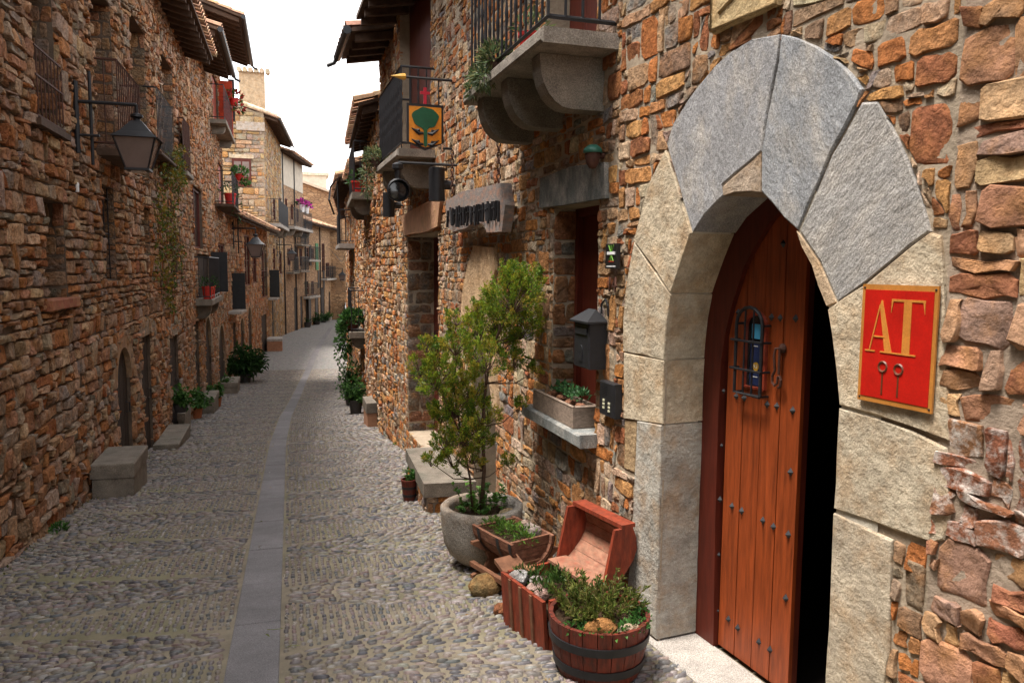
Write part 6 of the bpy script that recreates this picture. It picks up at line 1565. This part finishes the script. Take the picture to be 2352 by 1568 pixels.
# lanterns
def lantern(label, F, u, z, out, s=1.0, posts=True, group='street lanterns on wall brackets', drop=.18):
    c = F.p(u, z, out); T = thing('wall_lantern', label, 'lantern', tuple(F.p(u, z-.9*s, out)), group)
    part('arm', 'iron', T, lambda m: m.tube([F.p(u, z, .03), F.p(u, z, out), ], .022*s, 8))
    part('drop_pipe', 'iron', T, lambda m: m.tube([c+Vector((0, 0, .005)), c-Vector((0, 0, drop*s))], .02*s, 8))
    if posts:
        part('wall_post', 'iron', T, lambda m: m.tube([F.p(u, z+.24*s, .045), F.p(u, z-.62*s, .045)], .03*s, 8))
        part('post', 'iron', T, lambda m: m.tube([F.p(u+.05, z+.38*s, .14*s+.05), F.p(u+.05, z-.75*s, .14*s+.05)], .02*s, 8))
        part('stay', 'iron', T, lambda m: m.tube([F.p(u, z-.40*s, .03), F.p(u, z-.40*s, .30*s)], .017*s, 8))
    zz = c.z - drop*s; a, b = .235*s, .13*s
    R = Matrix((F.d, F.n, Vector((0, 0, 1)))).transposed()
    def sq(h, z_): return [c + R @ Vector((x*h, y_*h, 0)) + Vector((0, 0, z_-c.z)) for x, y_ in ((-1, -1), (1, -1), (1, 1), (-1, 1))]
    part('finial', 'iron', T, lambda m: m.lathe(Vector((c.x, c.y, zz)), [(.02*s, .02*s), (.07*s, .0), (.075*s, -.03*s), (.035*s, -.05*s), (.05*s, -.09*s)], 12), 30)
    t0, t1, t2, t3 = zz-.08*s, zz-.27*s, zz-.30*s, zz-.66*s
    def capf(m):
        A, B2, D = sq(.06*s, t0), sq(a*.72, t1+.05*s), sq(a*1.12, t2)
        P = A+B2+D; m.add(P, [(k, 4+k, 4+(k+1) % 4, (k+1) % 4) for k in range(4)] + [(4+k, 8+k, 8+(k+1) % 4, 4+(k+1) % 4) for k in range(4)] + [(0, 1, 2, 3), (11, 10, 9, 8)])
    part('cap', 'iron', T, capf)
    A, B2 = sq(a, t2-.004), sq(b, t3)
    for k in range(4):
        A_, B_ = A[k], B2[k]; part('corner_bar', 'iron', T, lambda m: m.tube([A_, B_], .012*s, 5))
        i = lambda q, w_: c.lerp(q, w_) if False else q
        part('glass', 'lantern_glass', T, lambda m: m.quad(A[k].lerp((A[0]+A[2])/2, .04), A[(k+1) % 4].lerp((A[0]+A[2])/2, .04), B2[(k+1) % 4].lerp((B2[0]+B2[2])/2, .04), B2[k].lerp((B2[0]+B2[2])/2, .04)))
    part('base', 'iron', T, lambda m: m.hexa(sq(b*1.08, t3-.03*s)+sq(b*1.08, t3-.002)))
    part('lamp_cover', 'paint', T, lambda m: (setattr(m, 'col', (.55,.47,.42)), m.hexa(sq(b*.6, t3-.05*s)+sq(b*.6, t3-.031*s))))
    return T
uL, zL = FL.px(163, 232); oL = FL.inv(atz(318, 232, zL))[2]
lantern('large black street lantern on a long bracket on the near left wall', FL, uL, zL, oL-.06, .86, drop=.12)
uL2, zL2 = FLW.px(532, 524); oL2 = min(1.1, FLW.inv(atz(584, 524, zL2))[2])
lantern('second black street lantern on the low house in the bend', FLW, uL2, zL2, oL2, 1.25)
uL3, zL3 = FL3.px(634, 562); lantern('third street lantern below the flower balcony', FL3, uL3, zL3, .9, 1.1)
uL4, zL4 = FL5.px(757, 616); lantern('far small street lantern near the street end', FL5, min(uL4, FL5.L-.4), zL4, 1.1, 1.2)
# white sensor box on the left wall
us_, zs_ = FL.px(165, 430); WB = part('sensor_box', 'paint', None, lambda m: (setattr(m, 'col', (.7,.7,.7)), m.lathe(FL.p(us_, zs_-.05, .05), [(.001, 0), (.018, .004), (.02, .09), (.012, .10), (.001, .10)], 10))); tag(WB, 'small white sensor on the left wall below the big lantern', 'sensor')
# window box
zb3 = .632; a, b = .40, 1.16
WBX = thing('window_box', 'grey wooden flower box with a small succulent on the window sill', 'planter', tuple(FB.p(.78, zb3, .02)))
mat('grey_wood', (.24,.18,.14), rough=.85, var=.45, scale=8, stretch=(4, 4, 9), bump=.4, bscale=20, bdist=.004)
for (u0, u1, w0, w1) in ((a, b, .075, .095), (a, b, -.10, -.085), (a, a+.018, -.084, .074), (b-.018, b, -.084, .074)):
    part('board', 'grey_wood', WBX, lambda m: m.fbox(FB, u0, u1, zb3, zb3+.13, w0, w1))
part('rim', 'grey_wood', WBX, lambda m: m.tube([FB.p(a, zb3+.134, .088), FB.p(b, zb3+.134, .088)], .010, 4))
part('rim', 'grey_wood', WBX, lambda m: m.tube([FB.p(a+.008, zb3+.134, .085), FB.p(a+.008, zb3+.134, -.09)], .010, 4))
part('soil', 'soil', WBX, lambda m: m.fbox(FB, a+.02, b-.02, zb3+.01, zb3+.11, -.083, .073))
fm = MB()
for k in range(5): tuft(fm, FB.p(lerp(a+.15, b-.25, k/4), zb3+.16, -.02), .06, .05, .06, 45, .035, .02, [(.05,.14,.05), (.04,.10,.04), (.07,.18,.06)], r, zmin=0)
fm.build('foliage', 'leaf', WBX)
for k in range(4): rock(WBX, FB.p(lerp(a+.06, b-.2, k/3), zb3+.125, .02), .08, .06, .05, (.30,.14,.09), r)
# parked car at the far bend
CP = atY(800, 733, 67.0); cy = 67.0; cx_ = CP.x+.55; cz_ = road_z(cy)
CAR = thing('parked_car', 'white hatchback parked half hidden at the far bend of the street', 'car', (cx_, cy, cz_))
mat('car_paint', (.72,.73,.74), rough=.25, var=.03, bump=0, spec=.6)
def carbody(m):
    W = .86; prof = [(0, .30), (0, .78), (.12, .95), (.55, 1.42), (1.7, 1.48), (2.6, 1.05), (3.7, .88), (3.95, .55), (3.95, .30)]
    n = len(prof); ins = [0, 0, 0, .16, .16, .04, .02, .05, .02]
    P = [(cx_-W+i_, cy+y_, cz_+z_) for (y_, z_), i_ in zip(prof, ins)] + [(cx_+W-i_, cy+y_, cz_+z_) for (y_, z_), i_ in zip(prof, ins)]
    m.add(P, [tuple(range(n)), tuple(range(n, 2*n))[::-1]] + [(i, n+i, n+(i+1) % n, (i+1) % n) for i in range(n)])
part('body', 'car_paint', CAR, carbody, 35)
part('rear_window', 'glass_dark', CAR, lambda m: m.hexa([(cx_-.60, cy+.18, cz_+1.0), (cx_+.60, cy+.18, cz_+1.0), (cx_+.52, cy+.50, cz_+1.36), (cx_-.52, cy+.50, cz_+1.36), (cx_-.60, cy+.145, cz_+1.02), (cx_+.60, cy+.145, cz_+1.02), (cx_+.52, cy+.465, cz_+1.38), (cx_-.52, cy+.465, cz_+1.38)]))
part('side_window', 'glass_dark', CAR, lambda m: m.hexa([(cx_-.90, cy+.75, cz_+1.0), (cx_-.86, cy+2.3, cz_+1.0), (cx_-.80, cy+2.3, cz_+1.0), (cx_-.80, cy+.75, cz_+1.0), (cx_-.74, cy+.85, cz_+1.38), (cx_-.74, cy+1.75, cz_+1.38), (cx_-.70, cy+1.75, cz_+1.38), (cx_-.70, cy+.85, cz_+1.38)]))
part('bumper', 'iron', CAR, lambda m: m.box((cx_, cy-.02, cz_+.42), 1.7, .12, .2))
for s in (-1, 1):
    part('tail_light', 'paint', CAR, lambda m: (setattr(m, 'col', (.4,.01,.01)), m.box((cx_+s*.74, cy-.005, cz_+.78), .18, .04, .22)))
    for yy in (.7, 3.2):
        w_ = part('wheel', 'iron', CAR, lambda m: m.lathe((cx_+s*.80, cy+yy, cz_+.30), [(.001, -.09), (.30, -.09), (.31, 0), (.30, .09), (.001, .09)], 18, Matrix(((0, 0, 1), (1, 0, 0), (0, 1, 0)))), 30)
part('number_plate', 'paint', CAR, lambda m: (setattr(m, 'col', (.7,.7,.65)), m.box((cx_, cy-.085, cz_+.62), .5, .02, .11)))
# cables and aerials
AE = thing('aerial', 'dark twisted aerial and wires above the far right eave', 'aerial', tuple(FR3.p(1.5, 5.2, .2)))
p0 = FR3.p(1.5, 5.2, .3)
part('mast', 'iron', AE, lambda m: m.tube([FR3.p(1.4, 2.3, .45), FR3.p(1.4, 4.4, .5)], .03, 6))
part('wire', 'iron', AE, lambda m: m.tube([FR3.p(1.4, 4.2, .55), FR3.p(1.6, 4.0, .7), FR3.p(1.3, 3.6, .75), FR3.p(1.7, 3.2, .6)], .03, 5))
CB = part('overhead_cable', 'iron', None, lambda m: m.tube([FL5.p(8.2, 3.1, .1), (4.0, 60, 1.9), (3.6, 52, 2.1), FR4.p(12, 2.6, .05)], .02, 5)); tag(CB, 'thin dark cable crossing the far end of the street', 'cable')
# straw, twigs and leaf litter on the paving
lm = MB()
for k in range(260):
    Y = 2.6 + 13*r.random()**1.7; X = r.uniform(-2.0, 1.6) if r.random() < .6 else (r.uniform(-2.1, -1.7) if r.random() < .5 else r.uniform(1.0, 1.7))
    z = gz(X, Y)+.017; a = r.uniform(0, 6.28); lm.col = r.choice([(.45,.36,.22), (.30,.20,.10), (.12,.09,.05), (.55,.52,.48), (.20,.22,.06)])
    if r.random() < .55: leaf(lm, Vector((X, Y, z)), Vector((math.cos(a), math.sin(a), -.05)), Vector((0, 0, 1)), r.uniform(.015, .04), r.uniform(.008, .02))
    else: lm.tube([(X, Y, z+.002), (X+math.cos(a)*.04, Y+math.sin(a)*.04, z+.004-.1*math.sin(a)*.04), (X+math.cos(a+.3)*.09*r.random()+.01, Y+math.sin(a+.3)*.09, z+.004-.1*math.sin(a+.3)*.09)], .0018, 4)
lo = lm.build('leaf_litter', 'leaf', None, kind='stuff'); lo['label'] = 'scattered straw, twigs and dry leaves on the cobbles'; lo['category'] = 'litter'
# moss and weeds along the wall foot
mm = MB()
for k in range(900):
    s = r.random() < .6; Y = 5.5 + 16*r.random() if s else 5.8 + 10*r.random(); X = -2.1 + abs(r.gauss(0, .05)) if s else FB.p(Y-4.05, 0, .02).x - abs(r.gauss(0, .04))
    if not s and 6.9 < Y < 8.6: continue
    if noise.noise(Vector((Y*1.4, X > 0, 3.1))) < .05: continue
    mm.col = vary(r.choice([(.07,.10,.02), (.10,.11,.03), (.05,.08,.02), (.13,.12,.04)]), r, .3); leaf(mm, Vector((X, Y, road_z(Y)+.004)), rdir(r, .1)+Vector((0, 0, .4)), rdir(r), r.uniform(.015, .04), r.uniform(.008, .018))
lo = mm.build('moss', 'leaf', None, kind='stuff'); lo['label'] = 'thin moss and weeds along the foot of the walls'; lo['category'] = 'moss'
# grass tufts along the wall foot
for (x, y_, lab) in ((135, 1222, 'small green weed at the foot of the near left wall'), (918, 1022, 'weed growing where the right wall meets the paving')):
    q = ground_at(x, y_); fm = MB(); tuft(fm, q+Vector((0, 0, .02)), .07, .07, .05, 70, .05, .02, LUSH, r, zmin=0); o = fm.build('weed', 'leaf', None); tag(o, lab, 'weed')
for o in list(bpy.data.objects):
    if '_w' in o: del o['_w']
